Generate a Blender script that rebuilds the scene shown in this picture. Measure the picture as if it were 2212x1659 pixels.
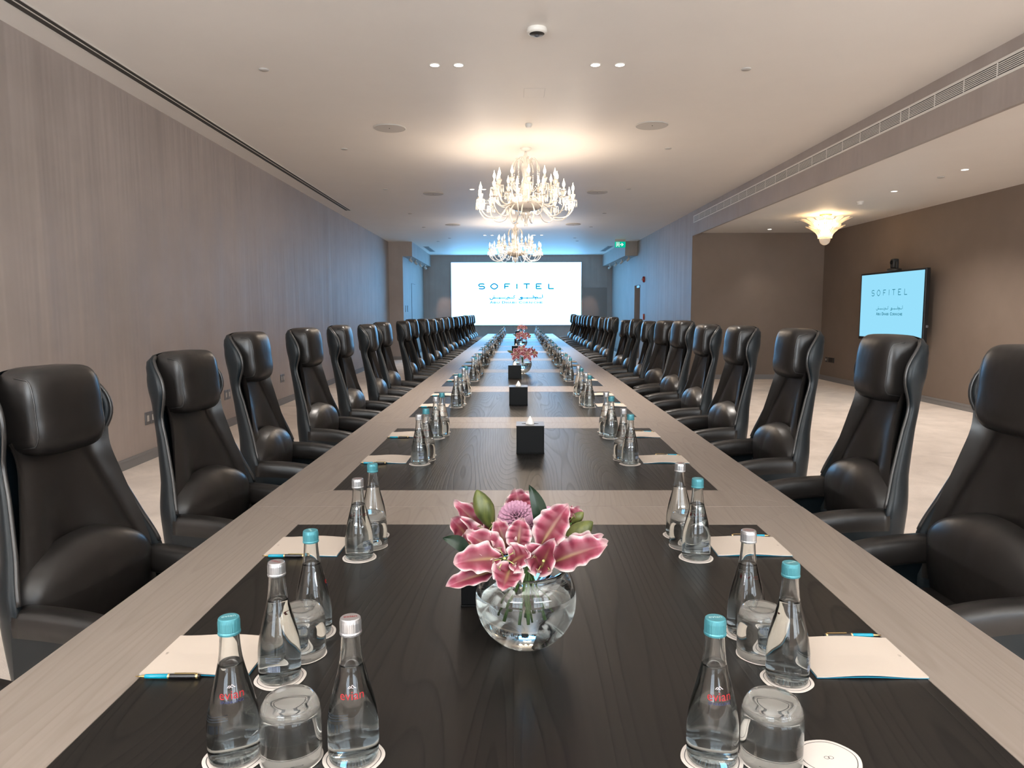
import bpy, bmesh, math, random
from math import sin, cos, pi, radians, sqrt
from mathutils import Vector, Matrix, noise

random.seed(7)
for _o in list(bpy.data.objects):
    bpy.data.objects.remove(_o)
SC = bpy.context.scene
COL = SC.collection

# ------------------------------------------------------------------ camera
cam_data = bpy.data.cameras.new('camera')
cam_data.sensor_width = 36.0
cam_data.sensor_fit = 'HORIZONTAL'
cam_data.lens = 1557.9 * 36.0 / 2212.0
cam_data.clip_start = 0.02
cam_data.clip_end = 100
cam = bpy.data.objects.new('camera', cam_data)
COL.objects.link(cam)
_r = Vector((0.99998459, -0.00479212, -0.00280372))
_u = Vector((0.00327374, 0.10107048, 0.99487388))
_f = Vector((0.00448418, 0.99486773, -0.10108461))
M = Matrix.Identity(4)
for i in range(3):
    M[i][0] = _r[i]; M[i][1] = _u[i]; M[i][2] = -_f[i]
M[0][3] = 0.0; M[1][3] = 0.0; M[2][3] = 1.46
cam.matrix_world = M
SC.camera = cam

# ------------------------------------------------------------------ view, world, large lights
SC.view_settings.view_transform = 'Standard'
SC.view_settings.look = 'None'
SC.view_settings.gamma = 1.0
SC.view_settings.use_curve_mapping = False
SC.view_settings.exposure = 0.15
world = bpy.data.worlds.new('world')
SC.world = world
world.use_nodes = True
world.node_tree.nodes['Background'].inputs[0].default_value = (0.75, 0.85, 1.0, 1)
world.node_tree.nodes['Background'].inputs[1].default_value = 0.3

SCREEN_EMIT = (1.2, 3.5, 6.4)
WINDOW_EMIT = (3.2, 3.6, 4.1)
SPOT_W = 135.0
CHAND_W = 2.3
DAY_AREA = 600.0


def area(name, loc, rot, sx, sy, power, color):
    l = bpy.data.lights.new(name, 'AREA')
    l.shape = 'RECTANGLE'; l.size = sx; l.size_y = sy; l.energy = power; l.color = color
    o = bpy.data.objects.new(name, l); COL.objects.link(o)
    o.location = loc; o.rotation_euler = rot
    return o


# fill lamps added at the rear windows, aimed up to brighten the ceiling
area('day_fill_left', (-1.9, -3.3, 1.9), (radians(163), 0, 0), 2.3, 2.3, DAY_AREA * 1.5, (0.86, 0.95, 1.0))
area('day_fill_right', (2.6, -3.3, 1.9), (radians(163), 0, 0), 2.3, 2.3, DAY_AREA * .7, (0.86, 0.95, 1.0))
area('day_fill_alcove', (5.3, -3.3, 1.9), (radians(163), 0, 0), 2.0, 2.0, DAY_AREA * .65, (0.86, 0.95, 1.0))

# ------------------------------------------------------------------ dimensions
XL, XR, XA = -3.564, 3.838, 6.60
YB, YW, YP, YF = -3.5, 15.25, 21.73, 26.97
H, HA, HB = 3.504, 3.06, 3.0
ZT = 0.748
TY = 0.01515
TO = Vector((0.06144, 2.57984, 0))
TL = 1.9872
TD = Vector((sin(TY), cos(TY), 0))
TT = Vector((cos(TY), -sin(TY), 0))


def tw(u, w, z=0.0):
    p = TO + TT * u + TD * w
    return Vector((p.x, p.y, z))


ORD = ['first', 'second', 'third', 'fourth', 'fifth', 'sixth', 'seventh', 'eighth', 'ninth', 'tenth', 'eleventh', 'twelfth',
       'thirteenth', 'fourteenth', 'fifteenth', 'sixteenth', 'seventeenth', 'eighteenth', 'nineteenth', 'twentieth',
       'twenty-first', 'twenty-second']


# ------------------------------------------------------------------ helpers
def tag(o, label=None, cat=None, group=None, kind=None):
    if label: o['label'] = label
    if cat: o['category'] = cat
    if group: o['group'] = group
    if kind: o['kind'] = kind
    return o


def link(name, me, parent=None, loc=None):
    o = bpy.data.objects.new(name, me)
    COL.objects.link(o)
    if parent is not None: o.parent = parent
    if loc is not None: o.location = loc
    return o


def empty(name, loc=(0, 0, 0), rz=0.0):
    o = bpy.data.objects.new(name, None)
    COL.objects.link(o)
    o.empty_display_size = 0.1
    o.location = loc
    o.rotation_euler = (0, 0, rz)
    return o


def children(o):
    return CH.get(o.name, [])


CH = {}


def part(name, me, parent, loc=None, label=None, kind=None, rot=None):
    o = link(name, me, parent, loc)
    if rot is not None: o.rotation_euler = rot
    if label: o['label'] = label
    if kind: o['kind'] = kind
    CH.setdefault(parent.name, []).append(o)
    return o


def copy_tree(o, parent=None):
    c = o.copy()
    COL.objects.link(c)
    if parent is not None:
        c.parent = parent
        CH.setdefault(parent.name, []).append(c)
    for ch in list(CH.get(o.name, [])):
        copy_tree(ch, c)
    return c


class MB:
    """collects geometry of one mesh"""
    def __init__(self):
        self.v = []; self.f = []; self.m = []; self.s = []; self.col = None

    def add(self, verts, faces, mi=0, smooth=True, mat=None):
        n = len(self.v)
        if mat is not None:
            verts = [mat @ Vector(p) for p in verts]
        self.v += [tuple(p) for p in verts]
        for f in faces:
            self.f.append(tuple(i + n for i in f)); self.m.append(mi); self.s.append(smooth)

    def box(self, x0, x1, y0, y1, z0, z1, mi=0, mat=None):
        v = [(x, y, z) for z in (z0, z1) for y in (y0, y1) for x in (x0, x1)]
        f = [(0, 2, 3, 1), (4, 5, 7, 6), (0, 1, 5, 4), (2, 6, 7, 3), (0, 4, 6, 2), (1, 3, 7, 5)]
        self.add(v, f, mi, False, mat)

    def bbox(self, x0, x1, y0, y1, z0, z1, b=.003, seg=2, mi=0, mat=None):
        bm = bmesh.new()
        bmesh.ops.create_cube(bm, size=1)
        for q in bm.verts:
            q.co = Vector(((x0 + x1) / 2 + q.co.x * (x1 - x0), (y0 + y1) / 2 + q.co.y * (y1 - y0), (z0 + z1) / 2 + q.co.z * (z1 - z0)))
        bmesh.ops.bevel(bm, geom=list(bm.edges), offset=b, segments=seg, profile=.5, affect='EDGES')
        bm.verts.index_update()
        self.add([q.co.copy() for q in bm.verts], [[q.index for q in f.verts] for f in bm.faces], mi, False, mat)
        bm.free()

    def lathe(self, prof, n=32, mi=0, mat=None, smooth=True, closed=False, rmod=None):
        v = []; f = []
        rows = []
        for (r, z) in prof:
            if r < 1e-6:
                rows.append([len(v)]); v.append((0, 0, z))
            else:
                row = []
                for i in range(n):
                    a = 2 * pi * i / n
                    rr = r * (rmod(a, z) if rmod else 1)
                    row.append(len(v)); v.append((rr * cos(a), rr * sin(a), z))
                rows.append(row)
        seq = list(zip(rows, rows[1:]))
        if closed: seq.append((rows[-1], rows[0]))
        for a, b in seq:
            for i in range(n):
                j = (i + 1) % n
                if len(a) == 1 and len(b) == 1: continue
                if len(a) == 1: f.append((a[0], b[j], b[i]))
                elif len(b) == 1: f.append((a[i], a[j], b[0]))
                else: f.append((a[i], a[j], b[j], b[i]))
        self.add(v, f, mi, smooth, mat)

    def tube(self, pts, r, n=8, mi=0, mat=None, caps=True, smooth=True):
        pts = [Vector(p) for p in pts]
        rs = r if isinstance(r, (list, tuple)) else [r] * len(pts)
        v = []; f = []
        up = Vector((0, 0, 1))
        for i, p in enumerate(pts):
            d = (pts[min(i + 1, len(pts) - 1)] - pts[max(i - 1, 0)])
            d = d.normalized() if d.length > 1e-9 else Vector((0, 0, 1))
            if i == 0:
                a = d.cross(up)
                if a.length < .05: a = d.cross(Vector((1, 0, 0)))
                a.normalize()
            else:
                a = (a - d * a.dot(d))
                a = a.normalized() if a.length > 1e-6 else d.orthogonal().normalized()
            b = d.cross(a)
            for k in range(n):
                t = 2 * pi * k / n
                v.append(p + (a * cos(t) + b * sin(t)) * rs[i])
        for i in range(len(pts) - 1):
            for k in range(n):
                k2 = (k + 1) % n
                f.append((i * n + k, i * n + k2, (i + 1) * n + k2, (i + 1) * n + k))
        if caps:
            f.append(tuple(reversed(range(n)))); f.append(tuple(range((len(pts) - 1) * n, len(pts) * n)))
        self.add(v, f, mi, smooth, mat)

    def grid(self, fn, nu, nv, mi=0, mat=None, smooth=True, closeu=False):
        v = []; f = []
        for j in range(nv + 1):
            for i in range(nu + (0 if closeu else 1)):
                v.append(fn(i / nu, j / nv))
        w = nu if closeu else nu + 1
        for j in range(nv):
            for i in range(nu):
                i2 = (i + 1) % w if closeu else i + 1
                f.append((j * w + i, j * w + i2, (j + 1) * w + i2, (j + 1) * w + i))
        self.add(v, f, mi, smooth, mat)

    def poly(self, pts, mi=0, mat=None):
        self.add(pts, [tuple(range(len(pts)))], mi, False, mat)

    def squadric(self, c, s, n=4.5, seg=20, mi=0, warp=None, mat=None):
        """soft cushion: rounded box with half sizes s"""
        bm = bmesh.new()
        bmesh.ops.create_cube(bm, size=2)
        bmesh.ops.subdivide_edges(bm, edges=list(bm.edges), cuts=seg // 2 - 1, use_grid_fill=True)
        for q in bm.verts:
            p = q.co
            k = (abs(p.x) ** n + abs(p.y) ** n + abs(p.z) ** n) ** (1 / n)
            p = p / k
            if warp: p = warp(p)
            q.co = Vector((c[0] + p.x * s[0], c[1] + p.y * s[1], c[2] + p.z * s[2]))
        bm.verts.index_update()
        self.add([q.co.copy() for q in bm.verts], [[q.index for q in f.verts] for f in bm.faces], mi, True, mat)
        bm.free()

    def mesh(self, name, mats):
        me = bpy.data.meshes.new(name)
        me.from_pydata(self.v, [], self.f)
        if not isinstance(mats, (list, tuple)): mats = [mats]
        for m in mats: me.materials.append(m)
        if len(mats) > 1: me.polygons.foreach_set('material_index', self.m)
        me.polygons.foreach_set('use_smooth', self.s)
        me.update()
        return me


def fix(me):
    bm = bmesh.new(); bm.from_mesh(me)
    bmesh.ops.recalc_face_normals(bm, faces=bm.faces)
    bm.to_mesh(me); bm.free()
    return me


# ------------------------------------------------------------------ materials
def new_mat(name):
    m = bpy.data.materials.new(name)
    m.use_nodes = True
    nt = m.node_tree
    b = nt.nodes['Principled BSDF']
    return m, nt, b


def srgb(r, g, b):
    def c(x):
        x /= 255.0
        return x / 12.92 if x <= .04045 else ((x + .055) / 1.055) ** 2.4
    return (c(r), c(g), c(b), 1)


def simple(name, col, rough=.5, metal=0.0, spec=None, **kw):
    m, nt, b = new_mat(name)
    b.inputs['Base Color'].default_value = col
    b.inputs['Roughness'].default_value = rough
    b.inputs['Metallic'].default_value = metal
    if spec is not None: b.inputs['Specular IOR Level'].default_value = spec
    for k, v in kw.items():
        b.inputs[k.replace('_', ' ')].default_value = v
    return m


def coords(nt, scale=(1, 1, 1), kind='Object', rot=(0, 0, 0), rand=False):
    tc = nt.nodes.new('ShaderNodeTexCoord')
    mp = nt.nodes.new('ShaderNodeMapping')
    mp.inputs['Scale'].default_value = scale
    mp.inputs['Rotation'].default_value = rot
    nt.links.new(tc.outputs[kind], mp.inputs['Vector'])
    if rand:
        oi = nt.nodes.new('ShaderNodeObjectInfo')
        mu = nt.nodes.new('ShaderNodeVectorMath'); mu.operation = 'SCALE'
        mu.inputs[0].default_value = (9.0, 17.0, 5.0)
        nt.links.new(oi.outputs['Random'], mu.inputs['Scale'])
        nt.links.new(mu.outputs[0], mp.inputs['Location'])
    return mp.outputs[0]


def noise_node(nt, vec, scale, detail=3, rough=.5, dist=0):
    n = nt.nodes.new('ShaderNodeTexNoise')
    n.inputs['Scale'].default_value = scale
    n.inputs['Detail'].default_value = detail
    n.inputs['Roughness'].default_value = rough
    n.inputs['Distortion'].default_value = dist
    nt.links.new(vec, n.inputs['Vector'])
    return n.outputs['Fac']


def ramp(nt, fac, stops):
    r = nt.nodes.new('ShaderNodeValToRGB')
    el = r.color_ramp.elements
    while len(el) < len(stops): el.new(.5)
    for e, (p, c) in zip(el, stops):
        e.position = p; e.color = c
    nt.links.new(fac, r.inputs[0])
    return r.outputs[0]


def math_node(nt, op, a, b=None):
    n = nt.nodes.new('ShaderNodeMath'); n.operation = op
    for i, x in enumerate((a, b)):
        if x is None: continue
        if isinstance(x, (int, float)): n.inputs[i].default_value = x
        else: nt.links.new(x, n.inputs[i])
    return n.outputs[0]


def bump(nt, b, h, strength=.2, dist=.01):
    n = nt.nodes.new('ShaderNodeBump')
    n.inputs['Strength'].default_value = strength
    n.inputs['Distance'].default_value = dist
    nt.links.new(h, n.inputs['Height'])
    nt.links.new(n.outputs[0], b.inputs['Normal'])


def plaster(name, c1, c2, rough=.6, streak=True):
    m, nt, b = new_mat(name)
    v = coords(nt, (1, 1, 1))
    n1 = noise_node(nt, v, 1.3, 4, .6)
    col = ramp(nt, n1, [(.3, c1), (.7, c2)])
    nt.links.new(col, b.inputs['Base Color'])
    b.inputs['Roughness'].default_value = rough
    b.inputs['Specular IOR Level'].default_value = .35
    if streak:
        v2 = coords(nt, (1.6, 1.6, .09))
        h = noise_node(nt, v2, 1.6, 3, .55)
        v3 = coords(nt, (1, 1, 1))
        fine = noise_node(nt, v3, 60, 2, .5)
        hh = math_node(nt, 'ADD', h, math_node(nt, 'MULTIPLY', fine, .004))
        bump(nt, b, hh, .36, .1)
    else:
        h = noise_node(nt, v, 2.2, 2, .5)
        bump(nt, b, h, .12, .02)
    return m


def wood(name, dark, light, rough, contour=9.0, line=.35, rough2=None, bumpd=.0006):
    m, nt, b = new_mat(name)
    v = coords(nt, (3.4, .30, 1.0), rand=True)
    n1 = noise_node(nt, v, 1.0, 1.2, .4, .25)
    fr = math_node(nt, 'FRACT', math_node(nt, 'MULTIPLY', n1, contour * 3))
    ln = ramp(nt, fr, [(0.0, (1, 1, 1, 1)), (.22, (.25, .25, .25, 1)), (.9, (0, 0, 0, 1)), (1.0, (1, 1, 1, 1))])
    vf = coords(nt, (90, 2.2, 1), rand=True)
    fine = noise_node(nt, vf, 1.0, 3, .6)
    mixn = math_node(nt, 'ADD', math_node(nt, 'MULTIPLY', ln, line), math_node(nt, 'MULTIPLY', fine, .5))
    col = ramp(nt, mixn, [(.15, light), (.75, dark)])
    nt.links.new(col, b.inputs['Base Color'])
    rr = nt.nodes.new('ShaderNodeMapRange')
    rr.inputs['To Min'].default_value = rough
    rr.inputs['To Max'].default_value = rough2 or rough + .1
    nt.links.new(mixn, rr.inputs['Value'])
    nt.links.new(rr.outputs[0], b.inputs['Roughness'])
    inv = math_node(nt, 'SUBTRACT', 1.0, mixn)
    bump(nt, b, inv, .55, bumpd)
    return m


M_WALL = plaster('wall_plaster', srgb(159, 147, 140), srgb(170, 158, 151), .55)
M_WALL2 = plaster('alcove_plaster', srgb(122, 108, 97), srgb(129, 115, 104), .7, False)
M_CEIL = plaster('ceiling_paint', srgb(236, 229, 222), srgb(239, 232, 225), .55, False)
M_BASE = simple('baseboard_paint', srgb(126, 124, 124), .5)
M_WHITE = simple('white_paint', srgb(226, 220, 212), .45)
M_GRIL = simple('grille_dark', srgb(58, 54, 50), .6)
M_BLACK = simple('black_gap', (.01, .01, .01, 1), .7)

m, nt, b = new_mat('carpet')
v = coords(nt, (1, 1, 1))
n1 = noise_node(nt, v, 2.2, 5, .62, .6)
n2 = noise_node(nt, coords(nt, (1, 1, 1)), 160, 3, .6)
f = math_node(nt, 'ADD', math_node(nt, 'MULTIPLY', n1, .75), math_node(nt, 'MULTIPLY', n2, .25))
nt.links.new(ramp(nt, f, [(.3, srgb(204, 192, 182)), (.7, srgb(236, 224, 214))]), b.inputs['Base Color'])
b.inputs['Roughness'].default_value = .95
b.inputs['Specular IOR Level'].default_value = .1
bump(nt, b, n2, .5, .006)
M_CARPET = m

M_FRAME = wood('ash_frame_wood', srgb(120, 108, 99), srgb(139, 127, 118), .36, 13.0, .22, .46)
M_PANEL = wood('dark_panel_wood', srgb(14, 12, 11), srgb(28, 25, 22), .29, 17.0, .42, .45, .0007)
M_PANEL.node_tree.nodes['Principled BSDF'].inputs['Specular IOR Level'].default_value = .3
M_TLEG = simple('table_leg_metal', srgb(70, 66, 62), .4, .6)

m, nt, b = new_mat('black_leather')
b.inputs['Base Color'].default_value = (.013, .011, .010, 1)
b.inputs['Roughness'].default_value = .34
b.inputs['Specular IOR Level'].default_value = .48
v = coords(nt, (1, 1, 1))
h = math_node(nt, 'ADD', math_node(nt, 'MULTIPLY', noise_node(nt, v, 9, 2, .5), 1.0), math_node(nt, 'MULTIPLY', noise_node(nt, v, 420, 2, .5), .03))
bump(nt, b, h, .28, .012)
M_LEATHER = m
m, nt, b = new_mat('shell_leather')
b.inputs['Base Color'].default_value = (.004, .008, .011, 1)
b.inputs['Roughness'].default_value = .4
b.inputs['Specular IOR Level'].default_value = .36
v = coords(nt, (1, 1, 1))
bump(nt, b, noise_node(nt, v, 420, 2, .5), .12, .001)
M_SHELL = m
M_PIPE = simple('leather_piping', (.03, .028, .027, 1), .3, 0, .7)
M_CHROME = simple('chrome', (.7, .7, .7, 1), .15, 1.0)
M_RUBBER = simple('caster_plastic', (.02, .02, .02, 1), .5)

def glass(name, ior, col=(1, 1, 1, 1), rough=0.0):
    m, nt, b = new_mat(name)
    b.inputs['Base Color'].default_value = col
    b.inputs['Roughness'].default_value = rough
    b.inputs['IOR'].default_value = ior
    b.inputs['Transmission Weight'].default_value = 1.0
    return m
M_GLASS = glass('clear_glass', 1.48, (.965, .985, .98, 1))
M_WATER = glass('water', 1.33, (.97, .99, .99, 1))
M_TEAL = simple('teal_cap_metal', srgb(70, 134, 144), .34, .3)
M_SILV = simple('silver_cap_metal', srgb(196, 196, 198), .28, .85)
M_RED = simple('red_print', srgb(150, 14, 22), .5)
M_NAVY = simple('navy_print', srgb(28, 40, 92), .5)
M_PALE = simple('pale_print', srgb(196, 186, 186), .5)
M_CARD = simple('white_card', srgb(206, 196, 188), .7)
M_INK = simple('black_ink', srgb(42, 38, 40), .6)
M_PAPER = simple('cream_paper', srgb(190, 176, 163), .75)
M_COVER = simple('blue_cover', srgb(34, 120, 150), .5)
M_PENB = simple('turquoise_pen', srgb(0, 138, 165), .25)
M_PENK = simple('black_pen', srgb(24, 20, 22), .25)
M_GOLD = simple('brass', srgb(214, 186, 130), .25, .9)
M_BOX = simple('black_lacquer_box', (.003, .0032, .0035, 1), .45, 0, .14)
M_LID = simple('black_lacquer_lid', srgb(14, 14, 15), .3, 0, .5)
M_TISSUE = simple('tissue_paper', srgb(240, 238, 234), .85)
M_ALU = simple('satin_white_metal', srgb(205, 198, 190), .4, .1)
M_GREYP = simple('grey_plastic', srgb(188, 182, 176), .5)
M_SPKR = simple('speaker_mesh', srgb(196, 190, 184), .7)
M_PLATE = simple('grey_switch_metal', srgb(120, 120, 124), .35, .7)
M_DPLATE = simple('dark_socket', srgb(48, 44, 42), .4)


def emit(name, col, s=1.0):
    m = bpy.data.materials.new(name); m.use_nodes = True
    nt = m.node_tree; nt.nodes.clear()
    e = nt.nodes.new('ShaderNodeEmission'); o = nt.nodes.new('ShaderNodeOutputMaterial')
    e.inputs[0].default_value = (col[0], col[1], col[2], 1); e.inputs[1].default_value = s
    nt.links.new(e.outputs[0], o.inputs[0])
    return m
M_SCREEN = emit('led_screen_white', SCREEN_EMIT)
M_SCRTXT = emit('led_text_blue', srgb(0, 120, 190)[:3], 1.0)
M_SCRTXT2 = emit('led_text_pale_blue', srgb(0, 130, 200)[:3], 1.0)
M_TVSCR = emit('tv_screen_pale_blue', srgb(146, 214, 240)[:3], 1.0)
M_TVTXT = emit('tv_text_teal', srgb(20, 110, 130)[:3], 1.0)
M_WINDOW = emit('daylight_pane', WINDOW_EMIT)
M_SPOTE = emit('downlight_glow', (1.0, .93, .82), 9.0)
M_BULB = emit('candle_bulb_glow', (1.0, .86, .66), 9.0)
M_EXIT = emit('exit_green', srgb(0, 186, 150)[:3], 1.0)
M_EXITW = emit('exit_white', (.92, .98, .96), 1.0)
M_CRYSTAL = simple('crystal', (1.0, .95, .88, 1), .08, 0, .8, Transmission_Weight=.55, IOR=1.5, Emission_Color=(1, .8, .6, 1), Emission_Strength=0.0)
M_FROST = simple('frosted_amber_glass', (1.0, .9, .74, 1), .35, 0, .6, Transmission_Weight=.5, IOR=1.3)
M_DISH = simple('crystal_dish', (.78, .72, .66, 1), .2, 0, .6, Transmission_Weight=.4)

# ------------------------------------------------------------------ room
def slab(name, x0, x1, y0, y1, z0, z1, mat, mats=None):
    b = MB(); b.box(x0, x1, y0, y1, z0, z1)
    o = link(name, b.mesh(name, mat))
    o['kind'] = 'structure'
    return o


slab('floor', XL - .3, XA + .3, YB - .3, YF + .3, -.12, 0, M_CARPET)
slab('ceiling', XL - .3, XR + .3, YB - .3, YF + .3, H, H + .15, M_CEIL)
slab('ceiling_alcove', XR + .04, XA + .3, YB - .3, YW + .2, HA, HA + .15, M_CEIL)
slab('wall_left', XL - .2, XL, YB, YP, 0, H, M_WALL)
slab('wall_far_left', XL - .2, -3.145, YP, YF, 0, H, M_WALL)
slab('wall_far', -3.145, XR, YF, YF + .2, 0, H, M_WALL)
slab('wall_alcove_right', XA, XA + .2, YB, YW + .25, 0, HA, M_WALL2)
slab('wall_alcove_back', XR + .001, XA, YW - .02, YW, 0, HA, M_WALL2)
slab('wall_alcove_back_core', XR + .25, XA, YW, YW + .25, 0, HA, M_WALL2)
slab('wall_beam', XR, XR + .04, YB, YW, HB, H, M_WALL)
slab('wall_soffit_left', -3.145, -2.862, YP, YF, 3.08, H, M_WALL)
slab('wall_soffit_right', 3.475, XR, YP, YF, 3.08, H, M_WALL)
# right wall with its narrow doorway
DY0, DY1, DZ = 21.17, 22.12, 2.205
b = MB()
b.box(XR, XR + .25, YW, DY0, 0, H)
b.box(XR, XR + .25, DY1, YF, 0, H)
b.box(XR, XR + .25, DY0, DY1, DZ, H)
o = link('wall_right', b.mesh('wall_right', M_WALL)); o['kind'] = 'structure'
slab('wall_corridor', XR + 1.2, XR + 1.25, DY0 - .6, DY1 + .6, 0, 2.6, M_BLACK)  # coloured black for the darkness inside the doorway
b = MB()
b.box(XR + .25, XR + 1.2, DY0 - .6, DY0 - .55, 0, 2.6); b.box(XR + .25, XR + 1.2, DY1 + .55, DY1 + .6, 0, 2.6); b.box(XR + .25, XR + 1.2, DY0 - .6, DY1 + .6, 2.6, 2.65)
o = link('dark_corridor_box', b.mesh('dark_corridor_box', M_BLACK)); o['kind'] = 'structure'  # corridor sides and top, black to keep the opening dark
# closer seen in the doorway; leaf coloured black as its dark interior
d = empty('door_2', (0, 0, 0)); d['kind'] = 'structure'
b = MB(); b.box(XR + .252, XR + .9, DY1 - .01, DY1 + .04, 0.005, DZ); part('door_leaf', b.mesh('door_leaf', M_BLACK), d)
b = MB(); b.bbox(XR - .012, XR + .05, DY0 + .05, DY0 + .5, DZ - .085, DZ - .01, .006); part('door_closer', b.mesh('door_closer', M_PLATE), d)

# back wall with windows (behind the camera)
b = MB()
b.box(XL, XA, YB - .2, YB, 0, .75)
b.box(XL, XA, YB - .2, YB, 3.0, H)
for x0, x1 in ((XL, -3.05), (-.75, 1.45), (3.75, 4.3), (6.3, XA)):
    b.box(x0, x1, YB - .2, YB, .75, 3.0)
o = link('wall_back', b.mesh('wall_back', M_WALL)); o['kind'] = 'structure'
for k, (x0, x1) in enumerate(((-3.05, -.75), (1.45, 3.75), (4.3, 6.3))):
    wn = empty('window_%d' % (k + 1)); wn['kind'] = 'structure'
    b = MB()
    n = 3
    for i in range(n + 1):
        x = x0 + (x1 - x0) * i / n
        b.box(x - .03, x + .03, YB - .12, YB - .04, .75, 3.0)
    for z in (.78, 1.5, 2.97): b.box(x0, x1, YB - .12, YB - .04, z - .03, z + .03)
    part('window_frame', b.mesh('window_frame', M_WHITE), wn)
    b = MB(); b.box(x0, x1, YB - .16, YB - .14, .75, 3.0)
    part('window_pane', b.mesh('window_pane', M_WINDOW), wn)

# baseboards
def bboard(name, x0, x1, y0, y1, nx, ny):
    b = MB()
    b.box(x0, x1, y0, y1, 0, .095)
    b.box(x0 - (nx < 0) * 0 , x1, y0, y1, .095, .1)
    o = link(name, b.mesh(name, M_BASE)); o['kind'] = 'structure'
    # small upper bead
    b = MB()
    if nx: b.box(*(sorted((x0, x0 + .0))) if 0 else (x1 - .004 if nx > 0 else x0 - .004, (x1 + .004) if nx > 0 else x0 + .004, y0, y1, .07, .078))
    if nx: part('bead', b.mesh('bead', M_BASE), o)
bboard('baseboard_left', XL, XL + .014, YB, YP, 1, 0)
bboard('baseboard_far_left', -3.145, -3.131, YP, YF, 1, 0)
bboard('baseboard_right', XR - .014, XR, YW, DY0, -1, 0)
bboard('baseboard_right_far', XR - .014, XR, DY1, YF, -1, 0)
bboard('baseboard_alcove', XA - .014, XA, YB, YW, -1, 0)
bboard('baseboard_alcove_back', XR + .002, XA, YW - .034, YW - .02, 0, -1)
bboard('baseboard_far', -3.145, XR, YF - .014, YF, 0, -1)
bboard('baseboard_pier', XL, -3.145, YP - .014, YP, 0, -1)

# concealed door in the far left wall, and the flush one beside the screen
d = empty('door_1'); d['kind'] = 'structure'
b = MB(); b.box(-3.144, -3.138, 23.62, 24.5, .01, 2.34); part('door_leaf', b.mesh('door_leaf', M_WALL), d)
b = MB(); b.box(-3.1445, -3.137, 23.585, 23.62, .01, 2.35); b.box(-3.1445, -3.1395, 23.585, 24.52, 2.34, 2.35); part('door_gap', b.mesh('door_gap', M_BLACK), d)
d = empty('door_3'); d['kind'] = 'structure'
b = MB(); b.bbox(2.775, 3.655, YF - .012, YF, .01, 2.30, .004); part('door_leaf', b.mesh('door_leaf', simple('door_laminate', srgb(128, 118, 112), .35)), d)

# ceiling slot diffuser, left
t = empty('slot_diffuser'); tag(t, 'long white twin-slot air diffuser running along the left ceiling edge', 'vent')
b = MB(); b.box(-3.318, -3.312, -1, 15.0, H - .009, H - .001); b.box(-3.255, -3.245, -1, 15.0, H - .007, H - .001); b.box(-3.2, -3.19, -1, 15.0, H - .009, H - .001); b.box(-3.318, -3.19, 14.99, 15.0, H - .009, H - .001)
part('rim', b.mesh('rim', M_WHITE), t)
b = MB(); b.box(-3.312, -3.255, -1, 14.99, H - .004, H - .002); part('slot', b.mesh('slot', M_GRIL), t)
b = MB(); b.box(-3.245, -3.2, -1, 14.99, H - .004, H - .002); part('slot', b.mesh('slot', M_GRIL), t)

# beam grille
t = empty('beam_grille'); tag(t, 'long white linear air grille set in the dark beam on the right', 'vent', None)
gz0, gz1 = 3.254, 3.40
b = MB(); x = XR
b.box(x - .006, x, 0, 15.18, gz1 - .022, gz1); b.box(x - .006, x, 0, 15.18, gz0, gz0 + .022); b.box(x - .006, x, 15.15, 15.18, gz0, gz1)
part('grille_frame', b.mesh('grille_frame', M_WHITE), t)
b = MB(); b.box(x - .0015, x - .0005, 0, 15.15, gz0 + .022, gz1 - .022); part('grille_back', b.mesh('grille_back', M_GRIL), t)
b = MB(); b.box(x - .006, x - .0015, 0, 15.15, -.0036, .0036)
me = b.mesh('slat', M_WHITE)
for k in range(6): part('slat', me, t, (0, 0, gz0 + .035 + k * .0152))
b = MB(); b.box(x - .007, x - .0015, -.003, .003, gz0 + .02, gz1 - .02)
me = b.mesh('divider', M_WHITE)
yy = 5.85
ys = [7.1, 7.25]
for k in range(-5, 24):
    y = 5.85 + .417 * k
    if y < 15.1: ys.append(y + (.13 if y > 7.2 else 0))
for y in sorted(ys):
    if 1 < y < 15.1: part('divider', me, t, (0, y, 0))

# small ceiling vents far away
for nm, xs in (('left', (-2.72, -2.52)), ('right', (3.16, 3.36))):
    t = empty('ceiling_vent'); tag(t, 'small dark slotted ceiling vent near the far %s soffit' % nm, 'vent')
    b = MB(); b.box(xs[0], xs[1], 23.3, 25.3, H - .006, H); part('frame', b.mesh('frame', M_GREYP), t)
    b = MB(); b.box(xs[0] + .03, xs[1] - .03, 23.35, 25.25, H - .009, H - .006); part('slot', b.mesh('slot', M_BASE), t)

# access panel
t = tag(link('access_panel', None), 'faint square access panel in the ceiling beneath the ceiling camera', 'panel')
b = MB(); b.box(-.096, .096, -.14, .14, -.0015, 0); part('panel_leaf', b.mesh('panel_leaf', M_CEIL), t)
b = MB()
for q in ((-.099, -.096, -.143, .143), (.096, .099, -.143, .143), (-.099, .099, -.143, -.14), (-.099, .099, .14, .143)): b.box(*q, -.001, 0)
part('joint', b.mesh('joint', M_GREYP), t)
t.location = (.249, 7.05, H)

# ------------------------------------------------------------------ downlights
def spot_light(parent, energy, size=radians(105), col=(1, .92, .84), r=.035, aim=None):
    l = bpy.data.lights.new('lamp', 'SPOT'); l.energy = energy; l.spot_size = size; l.spot_blend = .8; l.shadow_soft_size = r; l.color = col
    o = bpy.data.objects.new('lamp', l); COL.objects.link(o); o.parent = parent; o.location = (0, 0, -.03)
    if aim: o.rotation_euler = aim
    return o


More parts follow.
